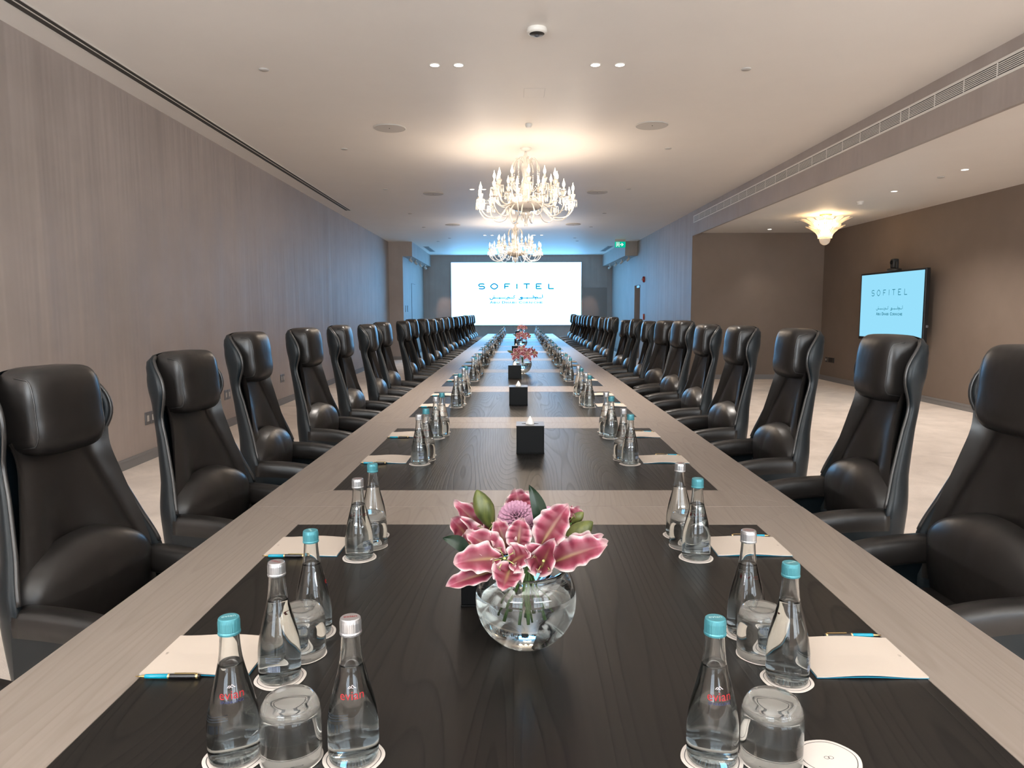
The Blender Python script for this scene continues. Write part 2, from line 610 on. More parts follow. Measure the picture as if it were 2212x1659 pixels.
b = MB(); b.lathe([(.045, 0), (.047, -.004), (.039, -.005), (.037, -.001), (.037, 0)], 28); ME_RING = b.mesh('trim_ring', M_WHITE)
b = MB(); b.lathe([(.0375, -.0035), (0, -.0035)], 24); ME_LENS = b.mesh('lens', M_SPOTE)


def downlight(x, y, z, label, group, e, ang=radians(105)):
    t = empty('downlight', (x, y, z)); tag(t, label, 'light', group)
    part('trim_ring', ME_RING, t); part('lens', ME_LENS, t)
    if e: spot_light(t, e, ang)
rows = [(.05, 'behind the camera position'), (6.264, 'in the nearest lit row'), (12.46, 'in the second row, behind the near chandelier'), (19.92, 'in the far row, by the far chandelier')]
xs4 = [(-.61, 'leftmost'), (-.41, 'second from left'), (.733, 'third from left'), (.938, 'rightmost')]
for y, rn in rows:
    for x, xn in xs4:
        if y == 19.92: x = x - .03
        downlight(x, y, H, '%s round recessed ceiling spotlight %s' % (xn, rn), 'recessed ceiling spotlights', SPOT_W * (.1 if y < 1 else 1))
for x, y, n in ((5.25, 1.5, 'added out of view nearest the windows'), (5.25, 4.9, 'added just outside the right edge'), (5.25, 8.47, 'nearest in view'), (5.24, 9.98, 'second in view'), (5.2, 14.56, 'by the far wall, beyond the flower lamp')):  # first two are added, unseen lamps that light the alcove
    downlight(x, y, HA, 'round recessed spotlight in the alcove ceiling, %s' % n, 'alcove ceiling spotlights', SPOT_W * (.2 if y > 14 else 1.0), ang=radians(128 if 8 < y < 11 else 88))

# small flat discs (sprinkler covers)
b = MB(); b.lathe([(.042, 0), (.043, -.004), (.038, -.009), (0, -.010)], 24); ME_DISC = b.mesh('disc', M_GREYP)
for k, (y) in enumerate((6.37, 9.39, 12.43, 15.5, 18.0, 21.6)):
    for s, x in (('left', -2.07), ('right', 2.03)):
        o = link('sprinkler_cover', ME_DISC, None, (x, y, H))
        tag(o, '%s round cover plate from the camera on the %s side of the main ceiling' % (ORD[k], s), 'ceiling fixture', 'sprinkler cover plates')
for y, n in ((8.93, 'between the two near alcove spotlights'), (13.33, 'left of the flower-shaped lamp')):
    tag(link('sprinkler_cover', ME_DISC, None, (5.25, y, HA)), 'round cover plate in the alcove ceiling %s' % n, 'ceiling fixture', 'alcove cover plates')
for x, n in ((-1.66, 'left'), (1.88, 'right')):
    tag(link('sprinkler_cover', ME_DISC, None, (x, 20.7, H)), 'small pale disc on the far ceiling, %s of the far chandelier' % n, 'ceiling fixture')

# ceiling speakers
b = MB(); b.lathe([(.178, 0), (.18, -.006), (.172, -.012), (.166, -.009)], 48); ME_SR = b.mesh('speaker_rim', M_GREYP)
b = MB(); b.lathe([(.168, -.009), (.1, -.012), (0, -.013)], 48); ME_SM = b.mesh('speaker_mesh', M_SPKR)
b = MB(); b.lathe([(.006, -.013), (.005, -.017), (0, -.018)], 12); ME_SB = b.mesh('badge', M_DPLATE)
for (x, y, n) in ((-1.324, 8.34, 'nearest, on the left'), (1.595, 8.24, 'nearest, on the right'), (-1.309, 12.9, 'second, left of the near chandelier'), (1.545, 12.78, 'second, right of the near chandelier'), (-1.325, 17.5, 'farthest, on the left'), (1.545, 17.47, 'farthest, on the right')):
    t = empty('ceiling_speaker', (x, y, H)); tag(t, 'large round white ceiling speaker, %s' % n, 'speaker', 'ceiling speakers')
    part('speaker_rim', ME_SR, t); part('speaker_mesh', ME_SM, t); part('badge', ME_SB, t, (0, -.03, 0))

# fisheye security camera
t = empty('ceiling_camera', (.214, 5.49, H)); tag(t, 'round white fisheye ceiling camera with black lens face, top centre', 'camera')
b = MB(); b.lathe([(.072, 0), (.076, -.01), (.076, -.024), (.07, -.032), (.055, -.037)], 40); part('housing', b.mesh('housing', M_WHITE), t)
b = MB(); b.lathe([(.056, -.036), (.048, -.043), (.03, -.046), (0, -.047)], 40); part('lens_face', b.mesh('lens_face', M_DPLATE), t)
b = MB(); b.lathe([(.018, -.045), (.016, -.053), (.008, -.058), (0, -.06)], 24); part('lens', b.mesh('lens', simple('lens_glass', (.08, .08, .09, 1), .1)), t)

# detectors
def detector(x, y, z, label, s=1.0):
    t = empty('smoke_detector', (x, y, z)); tag(t, label, 'detector', None); t.scale = (s, s, s)
    b = MB(); b.lathe([(.04, 0), (.042, -.012), (.036, -.014)], 28); part('mount', b.mesh('mount', M_WHITE), t)
    b = MB(); b.lathe([(.036, -.013), (.036, -.02), (.03, -.034), (.02, -.04), (0, -.041)], 28); part('sensor_head', b.mesh('sensor_head', M_WHITE), t)
detector(.228, 8.19, H, 'small white smoke detector on the ceiling in front of the near chandelier')
detector(.15, 16.77, H, 'small detector on the ceiling between the two chandeliers')
detector(5.223, 10.9, HA, 'white smoke detector in the alcove ceiling, right of the flower lamp', 1.3)

# ------------------------------------------------------------------ exit sign, alarm, plates, track lights
t = empty('exit_sign', (3.235, 21.15, 3.27)); tag(t, 'green exit sign with running figure and arrow hanging from the ceiling', 'sign')
b = MB(); b.bbox(-.155, .155, -.02, .02, .168, .234, .004); part('housing', b.mesh('housing', M_GREYP), t)
b = MB(); b.bbox(-.155, .155, -.008, .008, 0, .168, .004); part('green_plate', b.mesh('green_plate', M_EXIT), t)
b = MB()
yq = -.0095
def q4(*p): b.poly([(x, yq, z) for x, z in p])
q4((.0, .072), (.045, .072), (.045, .096), (.0, .096))
q4((.03, .04), (.052, .04), (.1, .084), (.052, .128), (.03, .128), (.066, .084))
part('arrow', b.mesh('arrow', M_EXITW), t)
b = MB()
q4((-.115, .02), (-.105, .02), (-.105, .15), (-.115, .15)); q4((-.03, .02), (-.02, .02), (-.02, .15), (-.03, .15)); q4((-.105, .14), (-.03, .14), (-.03, .15), (-.105, .15))
q4((-.075, .115), (-.06, .115), (-.06, .132), (-.075, .132)); q4((-.08, .07), (-.058, .07), (-.05, .11), (-.075, .112)); q4((-.1, .085), (-.075, .105), (-.08, .11), (-.103, .095))
q4((-.058, .105), (-.04, .085), (-.036, .09), (-.052, .112)); q4((-.08, .07), (-.068, .07), (-.095, .03), (-.103, .035)); q4((-.066, .07), (-.056, .07), (-.038, .03), (-.046, .025))
part('running_figure', b.mesh('running_figure', M_EXITW), t)

t = empty('fire_alarm', (XR, 20.55, 2.33)); tag(t, 'red round fire alarm sounder high on the right wall', 'alarm')
R90 = Matrix.Rotation(radians(-90), 4, 'Y')
b = MB(); b.lathe([(.085, 0), (.085, .03), (.07, .05), (0, .052)], 28, mat=R90); part('housing', b.mesh('housing', simple('alarm_red', srgb(150, 30, 24), .4)), t)
b = MB(); b.lathe([(.045, .05), (.035, .075), (0, .085)], 24, mat=R90); part('beacon', b.mesh('beacon', M_PALE), t)
t = empty('call_point', (XR, 20.5, 1.28)); tag(t, 'small red and white call point on the right wall below the alarm', 'switch')
b = MB(); b.bbox(-.04, 0, -.055, .055, -.085, .085, .006); part('housing', b.mesh('housing', simple('call_red', srgb(170, 70, 50), .45)), t)
b = MB(); b.bbox(-.046, -.04, -.04, .04, -.06, .06, .003); part('face', b.mesh('face', M_PALE), t)

for y, n in ((22.2, 'left'), (22.62, 'right')):
    t = empty('light_switch', (-3.145, y, 1.53)); tag(t, 'slim grey switch plate beside the hidden door, the %s one' % n, 'switch', 'far switch plates')
    b = MB(); b.bbox(0, .012, -.06, .06, -.1, .1, .003); part('plate', b.mesh('plate', M_DPLATE), t)
    b = MB(); b.bbox(.012, .017, -.03, .03, -.05, .05, .002); part('rocker', b.mesh('rocker', M_PLATE), t)

for k, (y, n) in enumerate(((11.31, 'between the third and fourth left chairs'), (9.08, 'behind the third left chair'), (7.1, 'left of the second left chair'))):
    t = empty('wall_socket', (XL, y, .415)); tag(t, 'double grey socket plate on the left wall, %s' % n, 'socket', 'left wall sockets')
    for s in (-.05, .05):
        b = MB(); b.bbox(0, .01, s - .045, s + .045, -.062, .062, .003); pl = part('plate', b.mesh('plate', M_PLATE), t)
        b = MB(); b.bbox(.01, .014, s - .018, s + .018, -.03, .03, .002); part('socket_insert', b.mesh('socket_insert', M_GREYP), pl)
t = empty('wall_socket', (XA, 14.92, .435)); tag(t, 'small dark socket plate at the alcove wall by the corner', 'socket')
b = MB(); b.bbox(-.01, 0, -.045, .045, -.05, .05, .003); part('plate', b.mesh('plate', M_DPLATE), t)
b = MB(); b.bbox(-.014, -.01, -.02, .02, -.02, .02, .002); part('socket_insert', b.mesh('socket_insert', M_GREYP), t)
t = empty('wall_socket', (XA, 14.7, .435)); tag(t, 'wide dark multi-socket plate low on the alcove wall', 'socket')
b = MB(); b.bbox(-.01, 0, -.14, .12, -.05, .05, .003); part('plate', b.mesh('plate', M_DPLATE), t)
for s in (-.08, 0, .07):
    b = MB(); b.bbox(-.013, -.01, s - .025, s + .025, -.028, .028, .002); part('socket_insert', b.mesh('socket_insert', M_GRIL), t)

def track(x, ys, side, s):
    for k, y in enumerate(ys):
        t = empty('track_spotlight', (x, y, 3.08)); tag(t, 'small white adjustable spotlight under the %s soffit, %s from the camera' % (side, ORD[k]), 'light', 'soffit spotlights')
        b = MB(); b.lathe([(.03, 0), (.03, -.03), (.008, -.03), (.008, -.06)], 16); part('mount', b.mesh('mount', M_ALU), t)
        ax = Vector((s * .75, .35, -.8)).normalized()
        R = ax.to_track_quat('-Z', 'Y').to_matrix().to_4x4()
        R = Matrix.Translation((0, 0, -.085)) @ R
        b = MB(); b.lathe([(0, .05), (.034, .05), (.036, .045), (.036, -.07), (.031, -.072), (.029, -.06)], 20, mat=R); part('lamp_head', b.mesh('lamp_head', M_ALU), t)
        b = MB(); b.lathe([(.029, -.062), (0, -.062)], 18, mat=R); part('lens', b.mesh('lens', emit('track_glow', (1, .8, .7), 1.2)), t)
        if k == len(ys) - 1:
            l = bpy.data.lights.new('lamp', 'SPOT'); l.energy = 60; l.spot_size = radians(36); l.spot_blend = .7; l.color = (1, .7, .55); l.shadow_soft_size = .02
            lo = bpy.data.objects.new('lamp', l); COL.objects.link(lo); lo.parent = t
            lo.matrix_local = Matrix.Translation((s * .06, 0, -.16)) @ Vector((s * .45, .55, -1)).to_track_quat('-Z', 'Y').to_matrix().to_4x4()
track(-2.97, (22.2, 23.4, 24.7, 26.0), 'left', 1)
track(3.62, (22.0, 23.3, 24.6, 26.0), 'right', -1)

# ------------------------------------------------------------------ lettering
def text_mesh(s, size=1.0, name='text', mat=None, space=1.0, off=0.0, extrude=0.0):
    cu = bpy.data.curves.new(name, 'FONT'); cu.body = s; cu.size = size; cu.align_x = 'CENTER'; cu.space_character = space; cu.offset = off; cu.extrude = extrude
    cu.resolution_u = 3
    ob = bpy.data.objects.new('tmp_text', cu); COL.objects.link(ob)
    bpy.context.view_layer.update()
    me = bpy.data.meshes.new_from_object(ob.evaluated_get(bpy.context.evaluated_depsgraph_get()))
    bpy.data.objects.remove(ob); bpy.data.curves.remove(cu)
    me.materials.clear()
    if mat: me.materials.append(mat)
    me.name = name
    return me


def fit_mesh(me, x0, x1, z0, z1):
    """scale the flat text mesh (xy) into the x/z rectangle (result in xz plane, y=0)"""
    xs = [v.co.x for v in me.vertices]; ys = [v.co.y for v in me.vertices]
    a, b_, c, d_ = min(xs), max(xs), min(ys), max(ys)
    for v in me.vertices:
        v.co = Vector((x0 + (v.co.x - a) / (b_ - a) * (x1 - x0), 0, z0 + (v.co.y - c) / (d_ - c) * (z1 - z0)))
    return me


def strokes(b, lines, w, mi=0, y=0.0):
    """flat strokes in the xz plane"""
    for pts in lines:
        pts = [Vector((p[0], 0, p[1])) for p in pts]
        vs = []; n = len(pts)
        for i, p in enumerate(pts):
            d = pts[min(i + 1, n - 1)] - pts[max(i - 1, 0)]
            d.normalize(); nn = Vector((-d.z, 0, d.x)) * w / 2
            vs += [p + nn + Vector((0, y, 0)), p - nn + Vector((0, y, 0))]
        b.add(vs, [(2 * i, 2 * i + 1, 2 * i + 3, 2 * i + 2) for i in range(n - 1)], mi, False)


def arc(cx, cz, rx, rz, a0, a1, n=12):
    return [(cx + rx * cos(radians(a0 + (a1 - a0) * i / n)), cz + rz * sin(radians(a0 + (a1 - a0) * i / n))) for i in range(n + 1)]


def letters(W, Hh, w):
    """thin wide capitals with a lozenge O; list of stroke groups in 0..W, 0..Hh"""
    h = Hh; X = lambda f: f * W
    out = []
    a = .041 * W; cx = X(.039)
    S = arc(cx + a * .1, h * .735, a * .95, h * .265, 35, 90, 4) + arc(cx - a * .15, h * .735, a * .80, h * .265, 90, 250, 9)[1:] + arc(cx + a * .12, h * .265, a * .85, h * .265, 70, -90, 9) + arc(cx - a * .1, h * .265, a * .95, h * .265, -90, -145, 4)[1:]
    out.append([S])
    cx = X(.2065); a = .0465 * W; O = []
    for i in range(41):
        t = 2 * pi * i / 40
        e = 1.3
        O.append((cx + a * (abs(cos(t)) ** e) * (1 if cos(t) >= 0 else -1), h / 2 + h * .53 * (abs(sin(t)) ** e) * (1 if sin(t) >= 0 else -1)))
    out.append([O])
    x = X(.346); out.append([[(x, 0), (x, h)], [(x, h * .97), (X(.417), h * .97)], [(x, h * .5), (X(.398), h * .5)]])
    x = X(.508); out.append([[(x, 0), (x, h)]])
    x = X(.638); out.append([[(x, 0), (x, h)], [(X(.597), h * .97), (X(.680), h * .97)]])
    x = X(.766); out.append([[(x, 0), (x, h)], [(x, h * .97), (X(.837), h * .97)], [(x, h * .5), (X(.818), h * .5)], [(x, h * .03), (X(.837), h * .03)]])
    x = X(.931); out.append([[(x, 0), (x, h)], [(x, h * .03), (X(1.0), h * .03)]])
    return out


def arabic_lines(W, Hh):
    """stroke version of the two-word Arabic line, right to left: abu dhabi / corniche"""
    s = W; z = Hh * .18; L = []
    X = lambda t: t * s
    # right word  (abu dhabi)  from x=.54..1
    L.append([(X(.995), z), (X(.995), Hh * .85)]); L.append([(X(.985), Hh * .95), (X(1.0), Hh * 1.0)])
    L.append([(X(.975), z + Hh * .15), (X(.975), z), (X(.885), z)]); L.append(arc(X(.885), z + Hh * .1, .016 * s, Hh * .14, -90, 200, 8) + [(X(.872), -Hh * .1), (X(.855), -Hh * .15)])
    L.append([(X(.82), Hh * .95), (X(.82), z), (X(.86), z)]); L.append(arc(X(.84), z + Hh * .12, .02 * s, Hh * .15, 180, -90, 8))
    L.append([(X(.82), z), (X(.57), z)]); L.append([(X(.705), z), (X(.705), z + Hh * .22)]); L.append([(X(.7), -Hh * .02), (X(.712), -Hh * .02)])
    L.append(arc(X(.6), z + Hh * .08, .022 * s, Hh * .16, 20, 200, 7) + arc(X(.58), -Hh * .0, .035 * s, Hh * .16, 0, -180, 8))
    # left word (corniche) 0..(.46)
    L.append([(X(.475), Hh * .9), (X(.445), Hh * .62), (X(.47), Hh * .38), (X(.455), z), (X(.36), z)])
    L.append(arc(X(.35), z + Hh * .1, .016 * s, Hh * .14, -90, 200, 8) + [(X(.34), -Hh * .1), (X(.322), -Hh * .15)])
    L.append([(X(.315), z + Hh * .12), (X(.312), -Hh * .02), (X(.298), -Hh * .15)])
    L.append([(X(.29), z + Hh * .2), (X(.288), z), (X(.06), z)]); L.append([(X(.185), z), (X(.185), z + Hh * .2)]); L.append([(X(.18), -Hh * .03), (X(.192), -Hh * .03)])
    L.append([(X(.284), z + Hh * .45), (X(.292), z + Hh * .45)])
    for t in (.095, .08, .062): L.append([(X(t), z), (X(t), z + Hh * .2)])
    L.append(arc(X(.03), z, .03 * s, Hh * .36, 0, -190, 9))
    L.append([(X(.07), z + Hh * .5), (X(.088), z + Hh * .5)]); L.append([(X(.076), z + Hh * .68), (X(.082), z + Hh * .68)])
    return L


def put_logo(parent, x0, W, zS, hS, wS, arab, ab_z, ab_h, latin, mats, yo, xform):
    names = []
    for k, st in enumerate(letters(W, hS, wS)):
        b = MB(); strokes(b, [[(x0 + p[0], zS + p[1]) for p in ln] for ln in st], wS, 0, yo)
        me = b.mesh('letter', mats[0]); me.transform(xform); part('letter', me, parent)
    b = MB(); strokes(b, [[(arab[0] + p[0], ab_z + p[1]) for p in ln] for ln in arabic_lines(arab[1] - arab[0], ab_h)], wS * .72, 0, yo)
    me = b.mesh('arabic_line', mats[1]); me.transform(xform); part('arabic_line', me, parent)
    # small-caps line
    words = [('A', 'BU'), ('D', 'HABI'), ('C', 'ORNICHE')]
    tx0, tx1, tz0, tz1 = latin
    cw = 0; items = []
    for wd, rest in words:
        items.append((wd, 1.0, 1.08)); cw += 1.08
        for ch in rest:
            wch = .45 if ch == 'I' else .9
            items.append((ch, .78, wch)); cw += wch
        items.append((None, 0, .55)); cw += .55
    cw -= .55
    unit = (tx1 - tx0) / cw; x = tx0
    allm = MB()
    for ch, hh, wch in items:
        if ch:
            me = text_mesh(ch, 1.0, 'tmp', off=.028)
            gap = .16 * unit
            if ch == 'I': me = fit_mesh(me, x + wch * unit * .5 - unit * .07, x + wch * unit * .5 + unit * .07, tz0, tz0 + (tz1 - tz0) * hh)
            else: me = fit_mesh(me, x + gap / 2, x + wch * unit - gap / 2, tz0, tz0 + (tz1 - tz0) * hh)
            allm.add([(v.co.x, yo, v.co.z) for v in me.vertices], [tuple(p.vertices) for p in me.polygons], 0, False)
            bpy.data.meshes.remove(me)
        x += wch * unit
    me = allm.mesh('latin_line', mats[1]); me.transform(xform); part('latin_line', me, parent)


# big LED screen
t = empty('led_screen', (0, YF, 0)); tag(t, 'huge bright white LED wall screen with blue hotel lettering at the far end', 'screen')
b = MB(); b.box(-2.125, 2.705, -.055, 0, .92, 3.245); part('screen_frame', b.mesh('screen_frame', M_DPLATE), t)
b = MB(); b.box(-2.115, 2.695, -.06, -.0555, .93, 3.235); part('display', b.mesh('display', M_SCREEN), t)
put_logo(t, -1.10, 2.78, 2.265, .185, .042, (-.69, 1.27), 1.90, .14, (-.70, 1.283, 1.725, 1.815), (M_SCRTXT, M_SCRTXT2), -.063, Matrix.Identity(4))

# television in the alcove (faces -X)
TX = 6.42
t = empty('television', (TX, 12.13, 0)); tag(t, 'black framed television with pale blue screen on the alcove wall', 'television')
b = MB(); b.bbox(-.035, .03, -1.03, 1.025, .935, 2.1, .006)
part('tv_frame', b.mesh('tv_frame', simple('tv_bezel', (.012, .012, .013, 1), .3)), t)
b = MB(); b.box(-.038, -.0352, -.99, .985, .985, 2.07); part('tv_display', b.mesh('tv_display', M_TVSCR), t)
b = MB(); b.box(.03, XA - TX, -.5, .5, 1.2, 1.9); part('wall_mount', b.mesh('wall_mount', M_BLACK), t)
b = MB(); b.box(-.0375, -.035, -.03, .03, .952, .966); part('badge', b.mesh('badge', M_PALE), t)
b = MB(); b.bbox(.0, .03, -1.05, -1.028, 1.18, 1.22, .003); part('side_knob', b.mesh('side_knob', M_PLATE), t)
# text plane: local x (reading direction) runs toward -Y for a viewer looking +X
RX = Matrix(((0, 1, 0, -.0395), (-1, 0, 0, 0), (0, 0, 1, 0), (0, 0, 0, 1)))
put_logo(t, -.60, 1.13, 1.70, .095, .011, (-.42, .42), 1.46, .065, (-.42, .42, 1.365, 1.415), (M_TVTXT, M_TVTXT), .0, RX)

t = empty('conference_camera', (TX, 12.1, 2.1)); tag(t, 'black conference camera standing on top of the television', 'camera')
b = MB(); b.lathe([(0, 0), (.11, 0), (.115, .01), (.11, .035), (.05, .05), (0, .05)], 28); part('base', b.mesh('base', M_DPLATE), t)
b = MB(); b.bbox(-.05, .05, -.05, .05, .05, .2, .02, 3); part('camera_head', b.mesh('camera_head', M_RUBBER), t)
b = MB(); b.lathe([(.032, .05), (.032, .062), (.02, .066), (0, .062)], 20, mat=Matrix.Translation((0, 0, .14)) @ R90); part('lens', b.mesh('lens', M_BOX), t)
b = MB(); b.bbox(-.02, .02, -.1, -.05, .04, .15, .006); part('side_arm', b.mesh('side_arm', M_RUBBER), t)
b = MB(); b.bbox(.02, .17, -.05, .05, -.02, .0, .004); part('bracket', b.mesh('bracket', M_RUBBER), t)

# ------------------------------------------------------------------ conference tables
HW = 1.005; PU = .767; PW0, PW1 = .238, 1.762
LT = TL - .003
# frame ring, mitred rails
def rail(pts):
    b = MB()
    z0, z1 = ZT - .04, ZT
    n = len(pts)
    v = [(x, y, z0) for x, y in pts] + [(x, y, z1) for x, y in pts]
    f = [tuple(reversed(range(n))), tuple(range(n, 2 * n))] + [(i, (i + 1) % n, n + (i + 1) % n, n + i) for i in range(n)]
    b.add(v, f, 0, False)
    me = b.mesh('rail', M_FRAME)
    bm = bmesh.new(); bm.from_mesh(me)
    bmesh.ops.bevel(bm, geom=[e for e in bm.edges if all(q.co.z > ZT - .001 for q in e.verts)], offset=.0004, segments=1, affect='EDGES')
    bm.to_mesh(me); bm.free()
    return fix(me)
e = .0008
RAILS = [rail([(-HW, 0), (-PU - e, PW0), (-PU - e, PW1), (-HW, LT)]), rail([(HW, 0), (HW, LT), (PU + e, PW1), (PU + e, PW0)]),
         rail([(-HW, 0), (HW, 0), (PU, PW0 - e), (-PU, PW0 - e)]), rail([(-HW, LT), (-PU, PW1 + e), (PU, PW1 + e), (HW, LT)])]
b = MB(); b.box(-PU, PU, PW0, PW1, ZT - .03, ZT - .0006)
b.box(-PU - .004, PU + .004, PW0 - .004, PW1 + .004, ZT - .036, ZT - .031)
PANEL = b.mesh('inset_panel', M_PANEL)
b = MB(); b.bbox(-.035, .035, -.03, .03, 0, ZT - .04, .004); LEG = b.mesh('leg', M_TLEG)
b = MB(); b.box(-.6, .6, -.02, .02, ZT - .1, ZT - .04); BEAMM = b.mesh('cross_beam', M_TLEG)
descr = {-1: 'nearest table section, with the big lily bowl and front water bottles', 0: 'second table section, with a black tissue box on it', 1: 'third table section, with a black tissue box on it',
         2: 'fourth table section, with a tissue box and a lily bowl', 9: 'last table section, nearest the white LED screen'}
for k in range(-1, 10):
    t = empty('conference_table', tw(random.uniform(-.004, .004) if k >= 0 else 0, k * TL), -TY)
    tag(t, descr.get(k, '%s table section from the front, taupe wood with dark inset panel' % ORD[k + 1]), 'table', 'table sections in the long row')
    for me in RAILS: part('rail', me, t)
    part('inset_panel', PANEL, t, label='dark stained wood inset panel')
    for x in (-.6, .6):
        for y in (.3, LT - .3): part('leg', LEG, t, (x, y, 0))
    for y in (.3, LT - .3): part('cross_beam', BEAMM, t, (0, y, 0))

# ------------------------------------------------------------------ chair
def lerp(tab, z):
    for (a, x), (b_, y) in zip(tab, tab[1:]):
        if z <= b_:
            t_ = (z - a) / (b_ - a) if b_ > a else 0
            t_ = max(0, min(1, t_))
            i_ = tab.index((a, x))
            p0 = tab[max(0, i_ - 1)]; p3 = tab[min(len(tab) - 1, i_ + 2)]
            m1 = (y - p0[1]) / max(1e-6, b_ - p0[0]) * (b_ - a); m2 = (p3[1] - x) / max(1e-6, p3[0] - a) * (b_ - a)
            h2, h3 = t_ * t_, t_ * t_ * t_
            return (2 * h3 - 3 * h2 + 1) * x + (h3 - 2 * h2 + t_) * m1 + (-2 * h3 + 3 * h2) * y + (h3 - h2) * m2
    return tab[-1][1]
TW_ = [(.44, .278), (.72, .298), (.86, .256), (1.0, .215), (1.09, .196), (1.18, .214), (1.24, .211), (1.285, .197), (1.315, .172), (1.335, .120)]
TR_ = [(.44, -.180), (.72, -.196), (1.0, -.242), (1.25, -.290), (1.335, -.286)]
TF_ = [(.44, -.085), (.70, -.085), (.74, -.092), (.86, -.130), (1.0, -.178), (1.09, -.206), (1.18, -.180), (1.24, -.188), (1.29, -.222), (1.315, -.246), (1.335, -.272)]


def shell_section(z, n=26, off=0.0):
    w = lerp(TW_, z) - off; yr = lerp(TR_, z) + off; yf = lerp(TF_, z)
    R = min(.09, w * .6, max(.01, (yf - yr)))
    pts = []
    pts.append((-w, yf));
    pts.append((-w, yr + R))
    cor = [(-w + R - R * cos(a), yr + R - R * sin(a)) for a in [pi / 2 * k / 6 for k in range(1, 7)]]
    path = pts + cor + [(0.0, yr - .008)] + [(-x, y) for x, y in reversed(cor)] + [(w, yr + R), (w, yf)]
    # resample
    L = [0]
    for p, q in zip(path, path[1:]): L.append(L[-1] + math.hypot(q[0] - p[0], q[1] - p[1]))
    out = []
    for i in range(n + 1):
        s = L[-1] * i / n
        j = 0
        while j < len(L) - 2 and L[j + 1] < s: j += 1
        t_ = (s - L[j]) / max(1e-9, L[j + 1] - L[j])
        out.append(Vector((path[j][0] + (path[j + 1][0] - path[j][0]) * t_, path[j][1] + (path[j + 1][1] - path[j][1]) * t_, z)))
    return out


ZS = [.44 + (1.335 - .44) * (i / 38.0) for i in range(39)]


def make_shell():
    outer = [shell_section(z) for z in ZS]
    inner = [shell_section(z, off=.022) for z in ZS]
    n = len(outer[0])
    b = MB()
    v = [p for r in outer for p in r] + [p for r in inner for p in r]
    N = len(outer) * n
    f = []
    for j in range(len(outer) - 1):
        for i in range(n - 1):
            f.append((j * n + i, j * n + i + 1, (j + 1) * n + i + 1, (j + 1) * n + i))
            f.append((N + j * n + i, N + (j + 1) * n + i, N + (j + 1) * n + i + 1, N + j * n + i + 1))
        f.append((j * n, (j + 1) * n, N + (j + 1) * n, N + j * n))
        f.append((j * n + n - 1, N + j * n + n - 1, N + (j + 1) * n + n - 1, (j + 1) * n + n - 1))
    jt = len(outer) - 1
    for i in range(n - 1):
        f.append((jt * n + i, jt * n + i + 1, N + jt * n + i + 1, N + jt * n + i))
        f.append((i, N + i, N + i + 1, i + 1))
    b.add(v, f)
    # rounded crown that closes the top
    top = outer[-1]
    rows = [top]
    for k in (1, 2, 3):
        c = Vector((0, -.275, 0))
        s = 1 - k * .3
        rows.append([Vector((c.x + (p.x - c.x) * s, c.y + (p.y - c.y) * s, 1.335 + .012 * sin(k / 3 * pi / 2))) for p in top])
    vv = [p for r in rows for p in r]
    b.add(vv, [(j * n + i, j * n + i + 1, (j + 1) * n + i + 1, (j + 1) * n + i) for j in range(3) for i in range(n - 1)])
    return fix(b.mesh('shell', M_SHELL))


def rim_path(side, z0=.735, z1=1.33, n=36, inset=.011):
    pts = []
    for i in range(n + 1):
        z = z0 + (z1 - z0) * i / n
        pts.append(Vector((side * (lerp(TW_, z) - inset), lerp(TF_, z) + .002, z)))
    return pts


def make_rim(s):
    b = MB()
    p = rim_path(s)
    b.tube(p, [.0068] * len(p), 8)
    return b.mesh('rim_piping', M_PIPE)


def back_y(z):   # centre surface of the back cushion
    return lerp([(.54, -.120), (.70, -.130), (.83, -.152), (.95, -.180), (1.07, -.212), (1.16, -.235)], z)


def make_back_cushion():
    b = MB()
    def fn(a, t):
        x = a * 2 - 1
        z = .58 + (1.14 - .58) * t
        w = lerp(TW_, z) - .020
        yf = min(lerp(TF_, z), back_y(z) + .075) - .012
        yc = back_y(z)
        # edges swell forward, centre hollows towards the lumbar
        k = abs(x)
        swell = .017 * math.exp(-((k - .60) / .24) ** 2) * (1.15 - t)
        hollow = -.036 * math.exp(-(k / .42) ** 2) * math.exp(-((t - .36) / .3) ** 2)
        swell -= .022 * k * k * t
        edge = max(0, (k - .80) / .20)
        y = yc + .012 + (yf - yc) * .22 * k + swell + hollow - .035 * edge ** 2
        y = max(y, lerp(TR_, z) + .032 + .062 * k ** 5)
        return Vector((x * w, y, z))
    b.grid(fn, 30, 30)
    return b.mesh('back_cushion', M_LEATHER)


def make_lumbar():
    b = MB()
    def fn(a, t):
        ang = pi * a           # 0..pi over the dome
        r = t
        x = -cos(ang) * r
        zz = sin(ang) * r
        W = .262; Hh = .140
        px = x * W
        pz = .715 + zz * Hh
        k = sqrt(max(0, 1 - min(1, r) ** 2.6))
        y = -.140 + .075 * k + .02 * (1 - r) + (.02 * abs(x))
        y = y if r < .999 else back_y(pz) + .004
        return Vector((px, y, pz))
    b.grid(fn, 28, 12)
    def fn2(a, t):
        x = a * 2 - 1
        k = sqrt(max(0, 1 - min(1, abs(x)) ** 2.6))
        y = -.140 + .075 * k + .02 * (1 - abs(x)) + .02 * abs(x)
        if abs(x) > .999: y = back_y(.715) + .004
        z = .715 - t * .18
        return Vector((x * .262, y - .03 * t * t, z))
    b.grid(fn2, 28, 5)
    return fix(b.mesh('lumbar_cushion', M_LEATHER))


